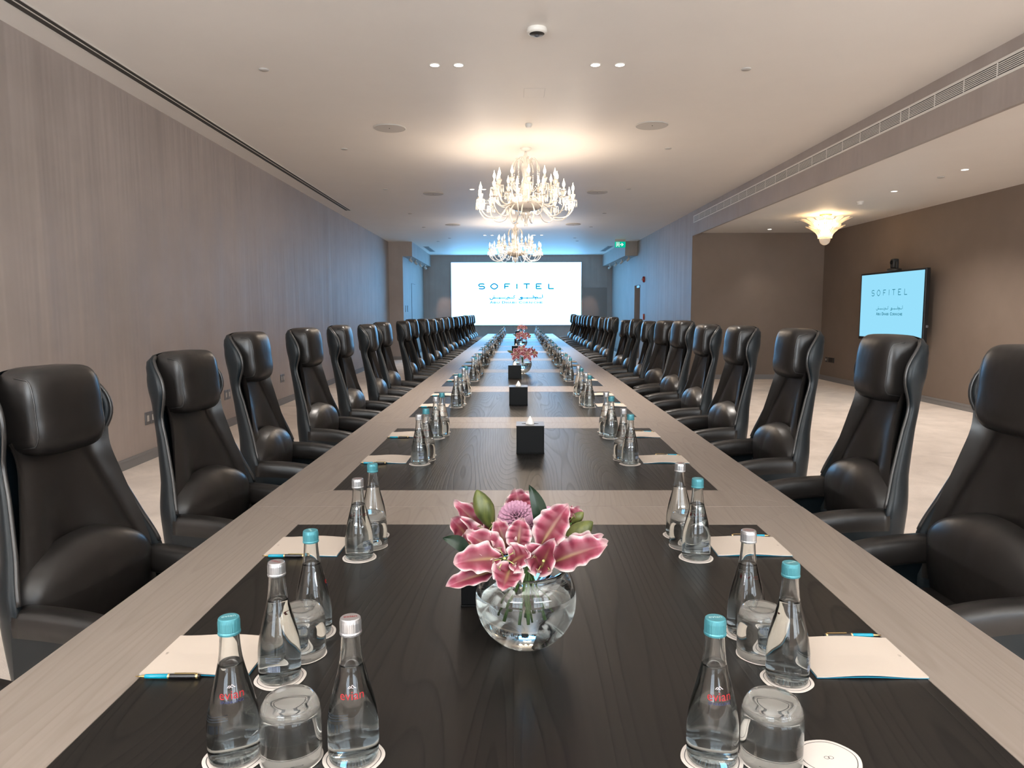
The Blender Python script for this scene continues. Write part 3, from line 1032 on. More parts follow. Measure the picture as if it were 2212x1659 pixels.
def make_headrest():
    b = MB()
    def warp(p):
        q = p.copy()
        # front face gently convex, bottom rolls forward
        if q.y > 0: q.y *= 1.05 - .12 * q.x * q.x - .22 * max(0, q.z - .2) + .10 * math.exp(-((q.z + .55) / .4) ** 2)
        return q
    b.squadric((0, -.208, 1.222), (.137, .080, .128), 5.0, 22, 0, warp)
    return b.mesh('headrest', M_LEATHER)


def make_headseam(side):
    b = MB()
    n = 5.0; qx = .93; lim = (1 - qx ** n) ** (1 / n)
    p = []
    for i in range(29):
        t = -1 + 2 * i / 28
        qz = t * lim
        qy = max(0, 1 - qx ** n - abs(qz) ** n) ** (1 / n)
        qy *= 1.05 - .12 * qx * qx - .22 * max(0, qz - .2) + .10 * math.exp(-((qz + .55) / .4) ** 2)
        p.append(Vector((side * (qx * .137 + .0008), -.208 + .080 * qy + .0008, 1.222 + .128 * qz)))
    b.tube(p, .0021, 6)
    return b.mesh('piping', M_PIPE)


def make_seat():
    b = MB()
    b.squadric((0, .04, .515), (.238, .25, .065), 4.5, 16, 0, lambda p: Vector((p.x, p.y, p.z + .12 * (1 - p.x * p.x) * (1 - p.y * p.y))))
    return b.mesh('seat_cushion', M_LEATHER)


def make_arm(s):
    b = MB()
    # path of the pad from the shell junction forward; top dips gently to a rounded end
    n = 14
    rows = []
    for i in range(n + 1):
        t = i / n
        y = -.100 + .300 * t
        ztop = .727 - .010 * t - .030 * t ** 3
        h = .09 * (1 if t < .9 else sqrt(max(.02, 1 - ((t - .9) / .1) ** 2)))
        wd = .040 * (1 if t < .9 else sqrt(max(.05, 1 - ((t - .9) / .1) ** 2)))
        xc = s * (.262 - .012 * t)
        ring = []
        for k in range(16):
            a = 2 * pi * k / 16
            ca, sa = cos(a), sin(a)
            e_ = .6
            ring.append(Vector((xc + wd * (abs(ca) ** e_) * (1 if ca >= 0 else -1), y, ztop - h / 2 + h / 2 * (abs(sa) ** e_) * (1 if sa >= 0 else -1))))
        rows.append(ring)
    v = [p for r in rows for p in r]
    f = [(j * 16 + i, j * 16 + (i + 1) % 16, (j + 1) * 16 + (i + 1) % 16, (j + 1) * 16 + i) for j in range(n) for i in range(16)]
    f += [tuple(range(16)), tuple(range(n * 16, n * 16 + 16))]
    b.add(v, f)
    return fix(b.mesh('armrest', M_LEATHER))


def make_side(s):
    b = MB()
    n = 12
    x1 = s * .300; x0 = s * .272
    top = []; bot = []
    for i in range(n + 1):
        t = i / n
        y = -.105 + .298 * t
        zt = .700 - .010 * t - .034 * t ** 3
        zb = .44 + .075 * t
        top.append((y, zt)); bot.append((y, zb))
    v = []
    for (y, z), (_, z2) in zip(top, bot):
        dx = -.012 * s * ((y + .105) / .298)
        v += [(x1 + dx, y, z), (x1 + dx, y, z2), (x0 + dx, y, z2), (x0 + dx, y, z)]
    f = []
    for i in range(n):
        a = 4 * i
        for k in range(4): f.append((a + k, a + (k + 1) % 4, a + 4 + (k + 1) % 4, a + 4 + k))
    f += [(0, 1, 2, 3), (4 * n + 3, 4 * n + 2, 4 * n + 1, 4 * n)]
    b.add(v, f, 0, False)
    return fix(b.mesh('side_panel', M_SHELL))


b = MB(); b.lathe([(.028, .12), (.03, .14), (.03, .28), (.045, .3), (.045, .40), (0, .40)], 20); b.box(-.12, .12, -.12, .12, .395, .415)
ME_COLUMN = b.mesh('column', M_CHROME)
b = MB()
b.lathe([(0, .09), (.055, .09), (.06, .11), (.045, .14), (0, .14)], 20)
for k in range(5):
    a = 2 * pi * k / 5 + .3
    b.tube([(.03 * cos(a), .03 * sin(a), .115), (.15 * cos(a), .15 * sin(a), .10), (.29 * cos(a), .29 * sin(a), .078)], [.026, .022, .015], 8)
ME_STAR = b.mesh('star_base', M_CHROME)
b = MB()
RY = Matrix.Rotation(radians(90), 4, 'X')
for s in (-.016, .016): b.lathe([(0, -.008), (.022, -.008), (.026, -.004), (.026, .004), (.022, .008), (0, .008)], 16, mat=Matrix.Translation((0, s, .026)) @ RY)
b.lathe([(.006, .026), (.006, .075), (0, .075)], 8)
ME_CASTER = b.mesh('caster', M_RUBBER)


def make_chair():
    t = empty('conference_chair')
    part('shell', make_shell(), t)
    for s in (-1, 1): part('rim_piping', make_rim(s), t)
    part('back_cushion', make_back_cushion(), t)
    part('lumbar_cushion', make_lumbar(), t)
    h = part('headrest', make_headrest(), t)
    for s in (-1, 1): part('piping', make_headseam(s), h)
    part('seat_cushion', make_seat(), t)
    for s in (-1, 1):
        part('armrest', make_arm(s), t)
        part('side_panel', make_side(s), t)
    part('column', ME_COLUMN, t, label='chrome gas-lift column')
    st = part('star_base', ME_STAR, t, label='chrome five-star base')
    for k in range(5):
        a = 2 * pi * k / 5 + .3
        part('caster', ME_CASTER, st, (.285 * cos(a), .285 * sin(a), 0))
    return t


CHAIR = make_chair()
LEFT = [(-1.252, -1.38, 9.0, -0.047), (-1.252, -0.5, 9.0, -0.047), (-1.252, 0.381, 9.0, -0.05), (-1.25, 1.132, -1.0, 0.007), (-1.262, 2.127, 4, 0.004), (-1.25, 3.04, -2.5, 0.004), (-1.25, 4.06, -5, -0.008), (-1.25, 4.77, -0.2, 0.001), (-1.25, 6.1, -5, -0.005), (-1.25, 6.79, -4.5, 0.007), (-1.25, 7.866, -2.8, -0.001), (-1.25, 8.839, -0.8, -0.014), (-1.25, 9.922, -1.9, -0.009), (-1.25, 10.936, 0.1, -0.005), (-1.25, 11.804, 2.1, -0.005), (-1.25, 13.09, 2.1, -0.019), (-1.25, 13.79, 0.6, -0.016), (-1.25, 14.937, 1.2, -0.013), (-1.25, 16.29, 2.4, -0.006), (-1.25, 17.12, 0.6, -0.012), (-1.25, 18.0, -1.4, -0.014), (-1.25, 18.8, -1.9, -0.015)]
RIGHT = [(1.25, -0.563, 3.0, 0.011), (1.25, 0.249, -1.0, 0.015), (1.25, 1.167, 2.0, 0.016), (1.25, 2.115, 2.0, 0.011), (1.286, 3.11, 1.4, 0.002), (1.303, 4.033, 4.4, 0.018), (1.325, 4.919, 9, 0.006), (1.323, 5.908, -5, -0.012), (1.32, 6.806, -5, 0.003), (1.329, 7.737, 2.6, -0.024), (1.292, 8.897, -1.6, 0.009), (1.338, 9.757, -5, -0.004), (1.334, 10.588, 2.4, -0.008), (1.294, 11.595, -0.6, 0.006), (1.299, 12.493, 0.0, 0.005), (1.308, 13.4, -2.8, -0.007), (1.325, 14.195, -1.0, -0.001), (1.336, 15.084, 4.2, -0.006), (1.345, 15.999, -2.6, -0.012), (1.339, 17.198, -2.0, -0.006), (1.351, 18.197, -1.6, 0.01)]
first = True
RAISE = ('shell', 'rim_piping', 'back_cushion', 'lumbar_cushion', 'headrest', 'seat_cushion', 'armrest', 'side_panel')
for side, rows_ in ((-1, LEFT), (1, RIGHT)):
    sn = 'left' if side < 0 else 'right'
    for k, (u, w, yaw, dz) in enumerate(rows_):
        c = CHAIR if first else copy_tree(CHAIR)
        if side < 0:
            lab = 'black leather chair at the bottom left corner, only its armrest in view' if k == 0 else 'high-backed black leather chair, %s full one from the front in the left row' % ORD[k - 1]
        else:
            lab = 'high-backed black leather chair, %s from the front in the right row' % ORD[k]
        tag(c, lab, 'chair', 'high-backed black leather chairs along the %s side of the table' % sn)
        c.location = tw(u - side * .045, w, 0)
        c.rotation_euler = (0, 0, -TY + (radians(-90 - yaw) if side < 0 else radians(90 + yaw)))
        for ch in CH[c.name]:
            if ch.name.split('.')[0] in RAISE: ch.location.z = dz
        first = False

# ------------------------------------------------------------------ bottle, tumbler, coaster, pad, pen
BP = [(.0, .000), (.030, .000), (.0375, .003), (.0395, .010), (.0402, .025), (.0402, .055), (.0385, .075), (.0345, .098), (.0275, .126), (.0215, .150), (.0180, .168), (.0162, .185), (.0150, .203), (.0150, .214)]


def spline(prof, n=4):
    out = []
    P = prof
    for i in range(len(P) - 1):
        p0 = P[max(0, i - 1)]; p1 = P[i]; p2 = P[i + 1]; p3 = P[min(len(P) - 1, i + 2)]
        for k in range(n):
            t = k / n
            out.append(tuple(.5 * ((2 * p1[j]) + (-p0[j] + p2[j]) * t + (2 * p0[j] - 5 * p1[j] + 4 * p2[j] - p3[j]) * t * t + (-p0[j] + 3 * p1[j] - 3 * p2[j] + p3[j]) * t ** 3) for j in (0, 1)))
    out.append(P[-1])
    return [(max(0, r), z) for r, z in out]


def br(z):
    for (r, a), (r2, b_) in zip(BP[1:], BP[2:]):
        if a <= z <= b_: return r + (r2 - r) * (z - a) / (b_ - a)
    return BP[-1][0]
TH = .0022
outer_p = spline(BP[1:], 3)
inner_p = [(max(.004, r - TH), max(z, .006) if z < .02 else z) for r, z in outer_p if z > .004]


def bottle_meshes(nseg=40):
    b = MB()
    prof = [(0, 0.002)] + outer_p + [(.0128, .214)] + list(reversed(inner_p)) + [(0, .0065)]
    b.lathe(prof, nseg)
    gl = fix(b.mesh('glass_body', M_GLASS))
    b = MB()
    wl = .160
    wp = [(0, .0062)] + [(r + .0004, z - .0002) for r, z in inner_p if z <= wl]
    wp += [(wp[-1][0], wl), (wp[-1][0] * .9, wl - .0012), (0, wl - .0016)]
    b.lathe(wp, nseg)
    wa = fix(b.mesh('water', M_WATER))
    return gl, wa


def cap_mesh(mat, nm):
    b = MB()
    rm = lambda a, z: 1 + (.018 if (int(a / (2 * pi) * 72) % 2 and z < .229) else 0)
    b.lathe([(.0152, .206), (.0168, .2065), (.0172, .2095), (.0160, .2115), (.0166, .2125), (.0166, .226), (.0158, .2315), (.0145, .2328), (0, .2328)], 72, rmod=rm, smooth=False)
    return b.mesh(nm, mat)


GL, WA = bottle_meshes()
CAPT = cap_mesh(M_TEAL, 'cap'); CAPS = cap_mesh(M_SILV, 'cap')


def wrap(me, r_of_z, facing=-pi / 2, off=.0005):
    for v in me.vertices:
        r = r_of_z(v.co.z) + off
        a = facing + v.co.x / r
        v.co = Vector((r * cos(a), r * sin(a), v.co.z))
    return me


LB = wrap(fit_mesh(text_mesh('evian', 1, 'brand_print', M_RED), -.019, .019, .1125, .1245), br)
b = MB()
strokes(b, [[(-.006, .1295), (-.003, .1325), (-.0012, .131), (.0008, .134), (.004, .1305), (.006, .1295)]], .0010)
strokes(b, [[(-.004, .129), (-.001, .1305), (.002, .129)]], .0008)
LM_ = wrap(b.mesh('peak_mark', M_PALE), br)
LSP = wrap(fit_mesh(text_mesh('SPARKLING', 1, 'kind_print', M_NAVY), -.018, .018, .1065, .1105), br)
b = MB()
xx = -.012
random.seed(3)
while xx < .012:
    wv = random.choice((.0004, .0008, .0012))
    b.add([(xx, 0, .030), (xx + wv, 0, .030), (xx + wv, 0, .042), (xx, 0, .042)], [(0, 1, 2, 3)], 0, False)
    xx += wv + random.choice((.0005, .0009))
for z in (.048, .052, .056): b.add([(-.016, 0, z), (.01 + (z - .05) * .5, 0, z), (.01 + (z - .05) * .5, 0, z + .0014), (-.016, 0, z + .0014)], [(0, 1, 2, 3)], 0, False)
LBK = wrap(b.mesh('back_print', simple('white_print', srgb(120, 130, 150), .5)), br, pi / 2 + .5)
CT = text_mesh('evian', .0105, 'cap_print', M_RED)
CTW = CT.copy(); CTW.materials.clear(); CTW.materials.append(simple('pale_cap_print', srgb(178, 214, 214), .4))
for _m in (CT, CTW):
    for v in _m.vertices: v.co = Vector((v.co.x, v.co.y - .002, .2334))


def make_bottle(teal):
    t = empty('water_bottle')
    part('glass_body', GL, t); part('water', WA, t)
    c = part('cap', CAPT if teal else CAPS, t, label='teal screw cap' if teal else 'silver screw cap')
    part('cap_print', CTW if teal else CT, c)
    part('brand_print', LB, t, label='red lettering on the glass'); part('peak_mark', LM_, t)
    if teal: part('kind_print', LSP, t)
    part('back_print', LBK, t)
    return t
# tiny far version: glass, water and cap joined
def join(meshes, name):
    b = MB(); mats = []
    for me in meshes:
        base = len(mats); mats += [m_ for m_ in me.materials]
        b.add([v.co.copy() for v in me.vertices], [tuple(p.vertices) for p in me.polygons], base, True)
    return b.mesh(name, mats)
GLf, WAf = bottle_meshes(20)
FART = join([GLf, WAf, CAPT], 'far_bottle'); FARS = join([GLf, WAf, CAPS], 'far_bottle')

# tumbler, upside down
tp = [(.0465, 0), (.0475, .01), (.0478, .03), (.0478, .06), (.0466, .078), (.0435, .091), (.038, .1005), (.032, .1040), (.026, .1045), (.012, .1045), (0, .1045)]
ti = [(0, .0865), (.012, .0865), (.030, .0865), (.0385, .084), (.0430, .077), (.0448, .066), (.0458, .05), (.0458, .03), (.0455, .01), (.0447, 0)]
b = MB(); b.lathe(spline(tp, 3) + spline(ti, 3) + [(.0465, 0)], 48)
TUMBLER = fix(b.mesh('water_glass', M_GLASS))
b = MB(); b.lathe(tp + ti + [(.0465, 0)], 20)
TUMBLER_F = fix(b.mesh('water_glass', M_GLASS))


def logo_lines(s):
    """two interlocked rounded lozenges"""
    out = []
    for sx in (-1, 1):
        L = []
        for i in range(21):
            t_ = 2 * pi * i / 20
            ex = .8
            L.append((sx * .34 * s + .42 * s * (abs(cos(t_)) ** ex) * (1 if cos(t_) >= 0 else -1), .36 * s * (abs(sin(t_)) ** 1.1) * (1 if sin(t_) >= 0 else -1)))
        out.append(L)
    return out


def flat_strokes(b, lines, w, z, mi=0):
    bb = MB(); strokes(bb, lines, w)
    b.add([(p[0], p[2], z) for p in bb.v], bb.f, mi, False)


def coaster_parts():
    wob = lambda a, z: 1 + .012 * sin(6 * a + .6)
    b = MB(); b.lathe([(0, 0), (.0485, 0), (.049, .0006), (.0485, .0012), (0, .0012)], 48, rmod=wob, smooth=False); card = b.mesh('card', M_CARD)
    b = MB(); b.lathe([(.0418, .00135), (.0430, .00135)], 48, rmod=wob, smooth=False); ring = b.mesh('ring_print', M_INK)
    b = MB(); flat_strokes(b, logo_lines(.0095), .0008, .00135); lg = b.mesh('logo_print', M_INK)
    return card, ring, lg
CARD, CRING, CLOGO = coaster_parts()
FARC = join([CARD, CRING], 'far_coaster')


def make_coaster():
    t = empty('paper_coaster')
    part('card', CARD, t); part('ring_print', CRING, t); part('logo_print', CLOGO, t)
    return t


# notepad (origin centre, +x is the table side away from the chair for the left side)
PWD, PDP = .215, .168
def pad_surface(z, lift, inset=0.0):
    def fn(a, t):
        x = (a - .5) * (PWD - inset); y = (t - .5) * (PDP - inset)
        zz = z + lift * sin(pi * a) ** 2 * (.65 + .35 * cos(pi * (t - .5) * 2 + pi))+ lift * .3 * sin(pi * a * 2.2) * (.5 - t)
        return Vector((x, y, max(z, zz)))
    return fn
def sheet(b, z, th, lift, inset=0.0, mi=0):
    fn = pad_surface(z, lift, inset)
    nu, nv = 14, 6
    top = [fn(i / nu, j / nv) + Vector((0, 0, th)) for j in range(nv + 1) for i in range(nu + 1)]
    bot = [p - Vector((0, 0, th)) for p in top]
    n = len(top); W_ = nu + 1
    f = []
    for j in range(nv):
        for i in range(nu):
            q = (j * W_ + i, j * W_ + i + 1, (j + 1) * W_ + i + 1, (j + 1) * W_ + i)
            f.append(q); f.append(tuple(n + k for k in reversed(q)))
    for i in range(nu):
        f.append((n + i, n + i + 1, i + 1, i)); a = nv * W_ + i; f.append((a, a + 1, n + a + 1, n + a))
    for j in range(nv):
        a = j * W_; f.append((a, a + W_, n + a + W_, n + a)); a = j * W_ + nu; f.append((n + a, n + a + W_, a + W_, a))
    b.add(top + bot, f, mi, False)
b = MB(); sheet(b, .0002, .0008, .0015, -.002); PCOV = b.mesh('back_cover', M_COVER)
b = MB(); sheet(b, .0012, .0028, .0042); PPAG = b.mesh('pages', M_PAPER)
b = MB(); flat_strokes(b, [[(-.094 + y, x) for x, y in L] for L in logo_lines(.0055)], .0005, .0052); PLOG = b.mesh('logo_print', M_INK)


def make_pad():
    t = empty('notepad')
    part('back_cover', PCOV, t, label='blue back cover'); part('pages', PPAG, t); part('logo_print', PLOG, t)
    return t
FARP = join([PCOV, PPAG], 'far_pad')

RXA = Matrix.Rotation(radians(90), 4, 'Y')
b = MB(); b.lathe([(.0035, -.046), (.0042, -.044), (.0046, -.0), (.0044, .0)], 14, mat=Matrix.Translation((-.0, 0, .0048)) @ RXA); PF = b.mesh('barrel', M_PENB)
b = MB(); b.lathe([(.0047, .002), (.0049, .03), (.0046, .058), (.003, .062), (0, .062)], 14, mat=Matrix.Translation((0, 0, .0048)) @ RXA); PK = b.mesh('barrel_rear', M_PENK)
b = MB(); b.lathe([(0, -.064), (.001, -.064), (.0016, -.056), (.0036, -.045)], 12, mat=Matrix.Translation((0, 0, .0048)) @ RXA); PT = b.mesh('tip', M_GOLD)
b = MB(); b.lathe([(.0050, -.0008), (.0050, .0028), (.0046, .0028)], 14, mat=Matrix.Translation((0, 0, .0048)) @ RXA); b.lathe([(.0050, .054), (.0050, .058), (.004, .058)], 14, mat=Matrix.Translation((0, 0, .0048)) @ RXA); PR = b.mesh('ring', M_GOLD)
b = MB(); b.box(.012, .055, -.0015, .0015, .0100, .0112); b.box(.051, .055, -.0015, .0015, .009, .0112); PC = b.mesh('clip', M_GOLD)


def make_pen():
    t = empty('ballpoint_pen')
    part('barrel', PF, t, label='turquoise front barrel'); part('barrel_rear', PK, t, label='black rear barrel'); part('tip', PT, t, label='brass tip'); part('ring', PR, t); part('clip', PC, t)
    return t
FARPEN = join([PF, PK, PT], 'far_pen')

P_T, P_S, P_C, P_P, P_N = make_bottle(True), make_bottle(False), make_coaster(), make_pad(), make_pen()
used = set()


def place(proto, u, w, z, rz, label, cat, group, far=None, name=None):
    if far is not None:
        o = link(name, far)
    elif proto.name in used:
        o = copy_tree(proto)
    else:
        used.add(proto.name); o = proto
    o.location = tw(u, w, z); o.rotation_euler = (0, 0, rz - TY)
    tag(o, label, cat, group)
    return o


random.seed(11)
CZ = .0013
k_set = 0
sets = []
for k in range(-1, 10):
    for fr in (.424, .774):
        sets.append((k + fr) * TL + (0 if k == -1 else -.012))
for side in (-1, 1):
    sn = 'left' if side < 0 else 'right'
    for i, w in enumerate(sets):
        far = i >= 8
        where = '%s setting from the front, %s side' % (ORD[i], sn)
        j = lambda s=.006: random.uniform(-s, s)
        front_teal = side > 0
        for slot, dw, uu in (('front', -.098, .49), ('middle', 0, .476), ('rear', .100, .482)):
            u = side * uu + j(.005); ww = w + dw + j()
            place(P_C, u, ww, ZT, random.uniform(-.3, .3) if slot == 'middle' else random.uniform(0, 6), 'white coaster under the %s, %s' % ({'front': 'nearer bottle', 'middle': 'upturned glass', 'rear': 'farther bottle'}[slot], where), 'coaster', 'paper coasters', FARC if far else None, 'paper_coaster')
            if slot == 'middle':
                o = link('water_glass', TUMBLER_F if far else TUMBLER, None, tw(u, ww, ZT + CZ)); tag(o, 'clear upside-down tumbler between two bottles, %s' % where, 'glass', 'upturned tumblers')
            else:
                teal = (slot == 'front') == front_teal
                rz = random.uniform(1.9, 3.6)
                place(P_T if teal else P_S, u, ww, ZT + CZ, rz * (1 if side < 0 else -1), '%s-capped glass water bottle, %s' % ('teal' if teal else 'silver', where), 'bottle', 'glass water bottles', (FART if teal else FARS) if far else None, 'water_bottle')
        uc = side * (.77 - PWD / 2)
        wc = w - .005 + j(.008)
        rz = (0 if side < 0 else pi) + j(.02)
        place(P_P, uc, wc, ZT, rz, 'cream notepad with blue back, %s' % where, 'notepad', 'notepads', FARP if far else None, 'notepad')
        if side < 0:
            place(P_N, -.708, wc - PDP / 2 - .009, ZT, j(.02), 'turquoise and black pen before the notepad, %s' % where, 'pen', 'pens', FARPEN if far else None, 'ballpoint_pen')
        else:
            place(P_N, .702, wc + PDP / 2 + .009, ZT, pi + j(.03), 'turquoise and black pen behind the notepad, %s' % where, 'pen', 'pens', FARPEN if far else None, 'ballpoint_pen')
# the front rows at the bottom edge
W0 = -1.493
for u, kind, lab in ((-.481, 'T', 'teal-capped glass water bottle at the bottom left, left of the nearest glass'), (-.389, 'G', 'clear upside-down tumbler at the bottom left, between the two nearest bottles'), (-.289, 'S', 'silver-capped glass water bottle at the bottom left, right of the nearest glass'),
                     (.283, 'T', 'teal-capped glass water bottle at the bottom right, left of the nearest glass'), (.377, 'G', 'clear upside-down tumbler at the bottom right, beside the empty coaster'), (.469, 'E', '')):
    sd = 'left' if u < 0 else 'right'
    cl = 'empty round white paper coaster at the bottom right' if kind == 'E' else 'round white paper coaster under the %s at the bottom %s' % ({'T': 'teal-capped bottle', 'S': 'silver-capped bottle', 'G': 'nearest glass'}[kind], sd)
    o = place(P_C, u, W0, ZT + (.0 if kind != 'E' else .0014), 0, cl, 'coaster', 'paper coasters')
    if kind == 'E': o.rotation_euler = (0, radians(-.8), -TY)
    if kind == 'G':
        o = link('water_glass', TUMBLER, None, tw(u, W0, ZT + CZ)); tag(o, lab, 'glass', 'upturned tumblers')
    elif kind in 'TS':
        o = place(P_T if kind == 'T' else P_S, u, W0, ZT + CZ, .38 if u < -.4 else (.22 if u < 0 else .05), lab, 'bottle', 'glass water bottles')

# ------------------------------------------------------------------ tissue boxes
def make_box():
    t = empty('tissue_box')
    b = MB(); s = .0705; h = .141
    b.bbox(-s, s, -s, s, 0, .004, .001)
    b.bbox(-s + .001, s - .001, -s + .001, s - .001, .004, h - .003, .0025)
    part('box_body', b.mesh('box_body', M_BOX), t)
    # lid with oval opening
    b = MB(); n = 40
    def ring(f, z): return [f(2 * pi * i / n) + (z,) for i in range(n)]
    sq = lambda a: (s * max(-1, min(1, 1.4143 * cos(a))), s * max(-1, min(1, 1.4143 * sin(a))))
    el = lambda a: (.045 * cos(a), .014 * sin(a))
    v = ring(sq, h) + ring(el, h) + ring(el, h - .012) + ring(sq, h - .004)
    f = []
    for i in range(n):
        j_ = (i + 1) % n
        f += [(i, j_, n + j_, n + i), (n + i, n + j_, 2 * n + j_, 2 * n + i), (3 * n + i, 3 * n + j_, j_, i)]
    f.append(tuple(range(2 * n, 3 * n)))
    b.add(v, f, 0, False)
    part('lid', fix(b.mesh('lid', M_LID)), t)
    b = MB()
    b.lathe([(.020, h - .008), (.021, h + .004), (.013, h + .02), (.004, h + .037), (0, h + .040)], 24, rmod=lambda a, z: 1 + .10 * sin(3 * a + z * 40))
    part('tissue', b.mesh('tissue', M_TISSUE), t, label='white tissue pulled to a point')
    return t
BX = make_box()
boxes = [(-.095, -.832, 'black tissue box behind the nearest lily bowl'), (.0305, 1.046, 'black cube tissue box, nearest one standing clear on the table'), (-.0315, 2.888, 'black cube tissue box, second one standing clear on the table'),
         (-.0735, 5.05, 'black cube tissue box in front of the second lily bowl'), (-.08, 9.25, 'black cube tissue box between the second and third lily bowls'), (-.06, 12.3, 'black cube tissue box beside the third lily bowl'), (-.07, 17.9, 'black cube tissue box in front of the farthest lily bowl')]
for i, (u, w, lab) in enumerate(boxes):
    o = BX if i == 0 else copy_tree(BX)
    o.location = tw(u, w, ZT); o.rotation_euler = (0, 0, -TY)
    tag(o, lab, 'tissue box', 'black tissue boxes')

# ------------------------------------------------------------------ flower bowl and flowers
def petal_mat():
    m, nt, b = new_mat('lily_petal')
    at = nt.nodes.new('ShaderNodeAttribute'); at.attribute_name = 'pos'
    sp = nt.nodes.new('ShaderNodeSeparateColor'); nt.links.new(at.outputs['Color'], sp.inputs[0])
    v = coords(nt, (1, 1, 1))
    nz = noise_node(nt, v, 55, 3, .6)
    e_ = math_node(nt, 'ADD', sp.outputs['Red'], math_node(nt, 'MULTIPLY', math_node(nt, 'SUBTRACT', nz, .5), .30))
    col = ramp(nt, e_, [(.0, srgb(100, 30, 44)), (.30, srgb(120, 42, 60)), (.50, srgb(148, 76, 94)), (.68, srgb(188, 150, 154)), (1.0, srgb(210, 196, 192))])
    # pale green-yellow throat stripe
    mx = nt.nodes.new('ShaderNodeMix'); mx.data_type = 'RGBA'
    nt.links.new(sp.outputs['Green'], mx.inputs['Factor']); nt.links.new(col, mx.inputs['A']); mx.inputs['B'].default_value = srgb(150, 134, 84)
    nt.links.new(mx.outputs['Result'], b.inputs['Base Color'])
    b.inputs['Roughness'].default_value = .5
    b.inputs['Subsurface Weight'].default_value = .15
    b.inputs['Subsurface Radius'].default_value = (.01, .004, .004)
    b.inputs['Transmission Weight'].default_value = 0
    return m
M_PETAL = petal_mat()
M_MUM = simple('mauve_petal', srgb(162, 116, 138), .55)
M_MUMD = simple('mauve_petal_core', srgb(180, 140, 140), .55)
M_LEAF = simple('dark_leaf', srgb(20, 40, 24), .35)
M_STEM = simple('green_stem', srgb(74, 104, 52), .5)
M_ANTH = simple('anther', srgb(112, 84, 72), .8)
M_FIL = simple('filament', srgb(176, 184, 110), .6)
m, nt, b_ = new_mat('green_bud')
nt.links.new(ramp(nt, noise_node(nt, coords(nt, (60, 60, 9)), 1, 3, .5), [(.35, srgb(50, 60, 24)), (.65, srgb(94, 98, 48))]), b_.inputs['Base Color'])
b_.inputs['Roughness'].default_value = .45
M_BUD = m


def petal(P0, P1, width, normal, bulge, seed, cup=.25, ruffle=.10, tipcurl=.0):
    """one tepal as a shaped sheet; returns mesh in world coordinates"""
    rnd = random.Random(seed)
    P0 = Vector(P0); P1 = Vector(P1); L = (P1 - P0).length
    N = Vector(normal).normalized()
    T = (P1 - P0).normalized()
    Pm = (P0 + P1) / 2 + N * bulge * L
    nu, nv = 14, 30
    b = MB(); cols = []
    ph = rnd.uniform(0, 6); fr = rnd.uniform(2.0, 3.2)
    v = []
    for j in range(nv + 1):
        t = j / nv
        c = P0 * (1 - t) ** 2 + Pm * 2 * t * (1 - t) + P1 * t * t
        d = ((Pm - P0) * (1 - t) + (P1 - Pm) * t).normalized()
        sdir = d.cross(N).normalized()
        nn = sdir.cross(d).normalized()
        wj = width / 2 * (max(0.0, sin(pi * min(1, t ** .72))) ** .62) if 0 < t < 1 else width * .02
        if t < .25: wj = max(wj * (.35 + t * 2.6), width * .10)
        for i in range(nu + 1):
            s = -1 + 2 * i / nu
            zc = cup * width * .5 * (s * s) * (1 - .35 * t) - .04 * width * math.exp(-(s / .12) ** 2)
            rf = ruffle * width * abs(s) ** 2.2 * (sin(2 * pi * fr * t * 1.5 + ph + (1.7 if s > 0 else 0)) + .22 * sin(2 * pi * fr * t * 2.3 + 2 * ph)) * min(1, t * 3)
            v.append(c + sdir * s * wj * (1 + .05 * sin(9 * t + ph) + .018 * sin(17 * t + 3 * ph) * abs(s)) + nn * (zc + rf) - nn * tipcurl * L * max(0, t - .7) ** 2 * 6)
            edge = min(1.0, max(abs(s) ** 2.2, ((t - .55) / .45) ** 2 * .9 if t > .55 else 0))
            edge = max(edge * .96, 0)
            stripe = math.exp(-(s / .10) ** 2) * max(0, 1 - t * 1.25) * .8
            cols.append((edge, stripe, 0, 1))
    f = [(j * (nu + 1) + i, j * (nu + 1) + i + 1, (j + 1) * (nu + 1) + i + 1, (j + 1) * (nu + 1) + i) for j in range(nv) for i in range(nu)]
    b.add(v, f)
    me = b.mesh('petal', M_PETAL)
    ca = me.color_attributes.new('pos', 'FLOAT_COLOR', 'POINT')
    for i, c in enumerate(cols): ca.data[i].color = c
    return me


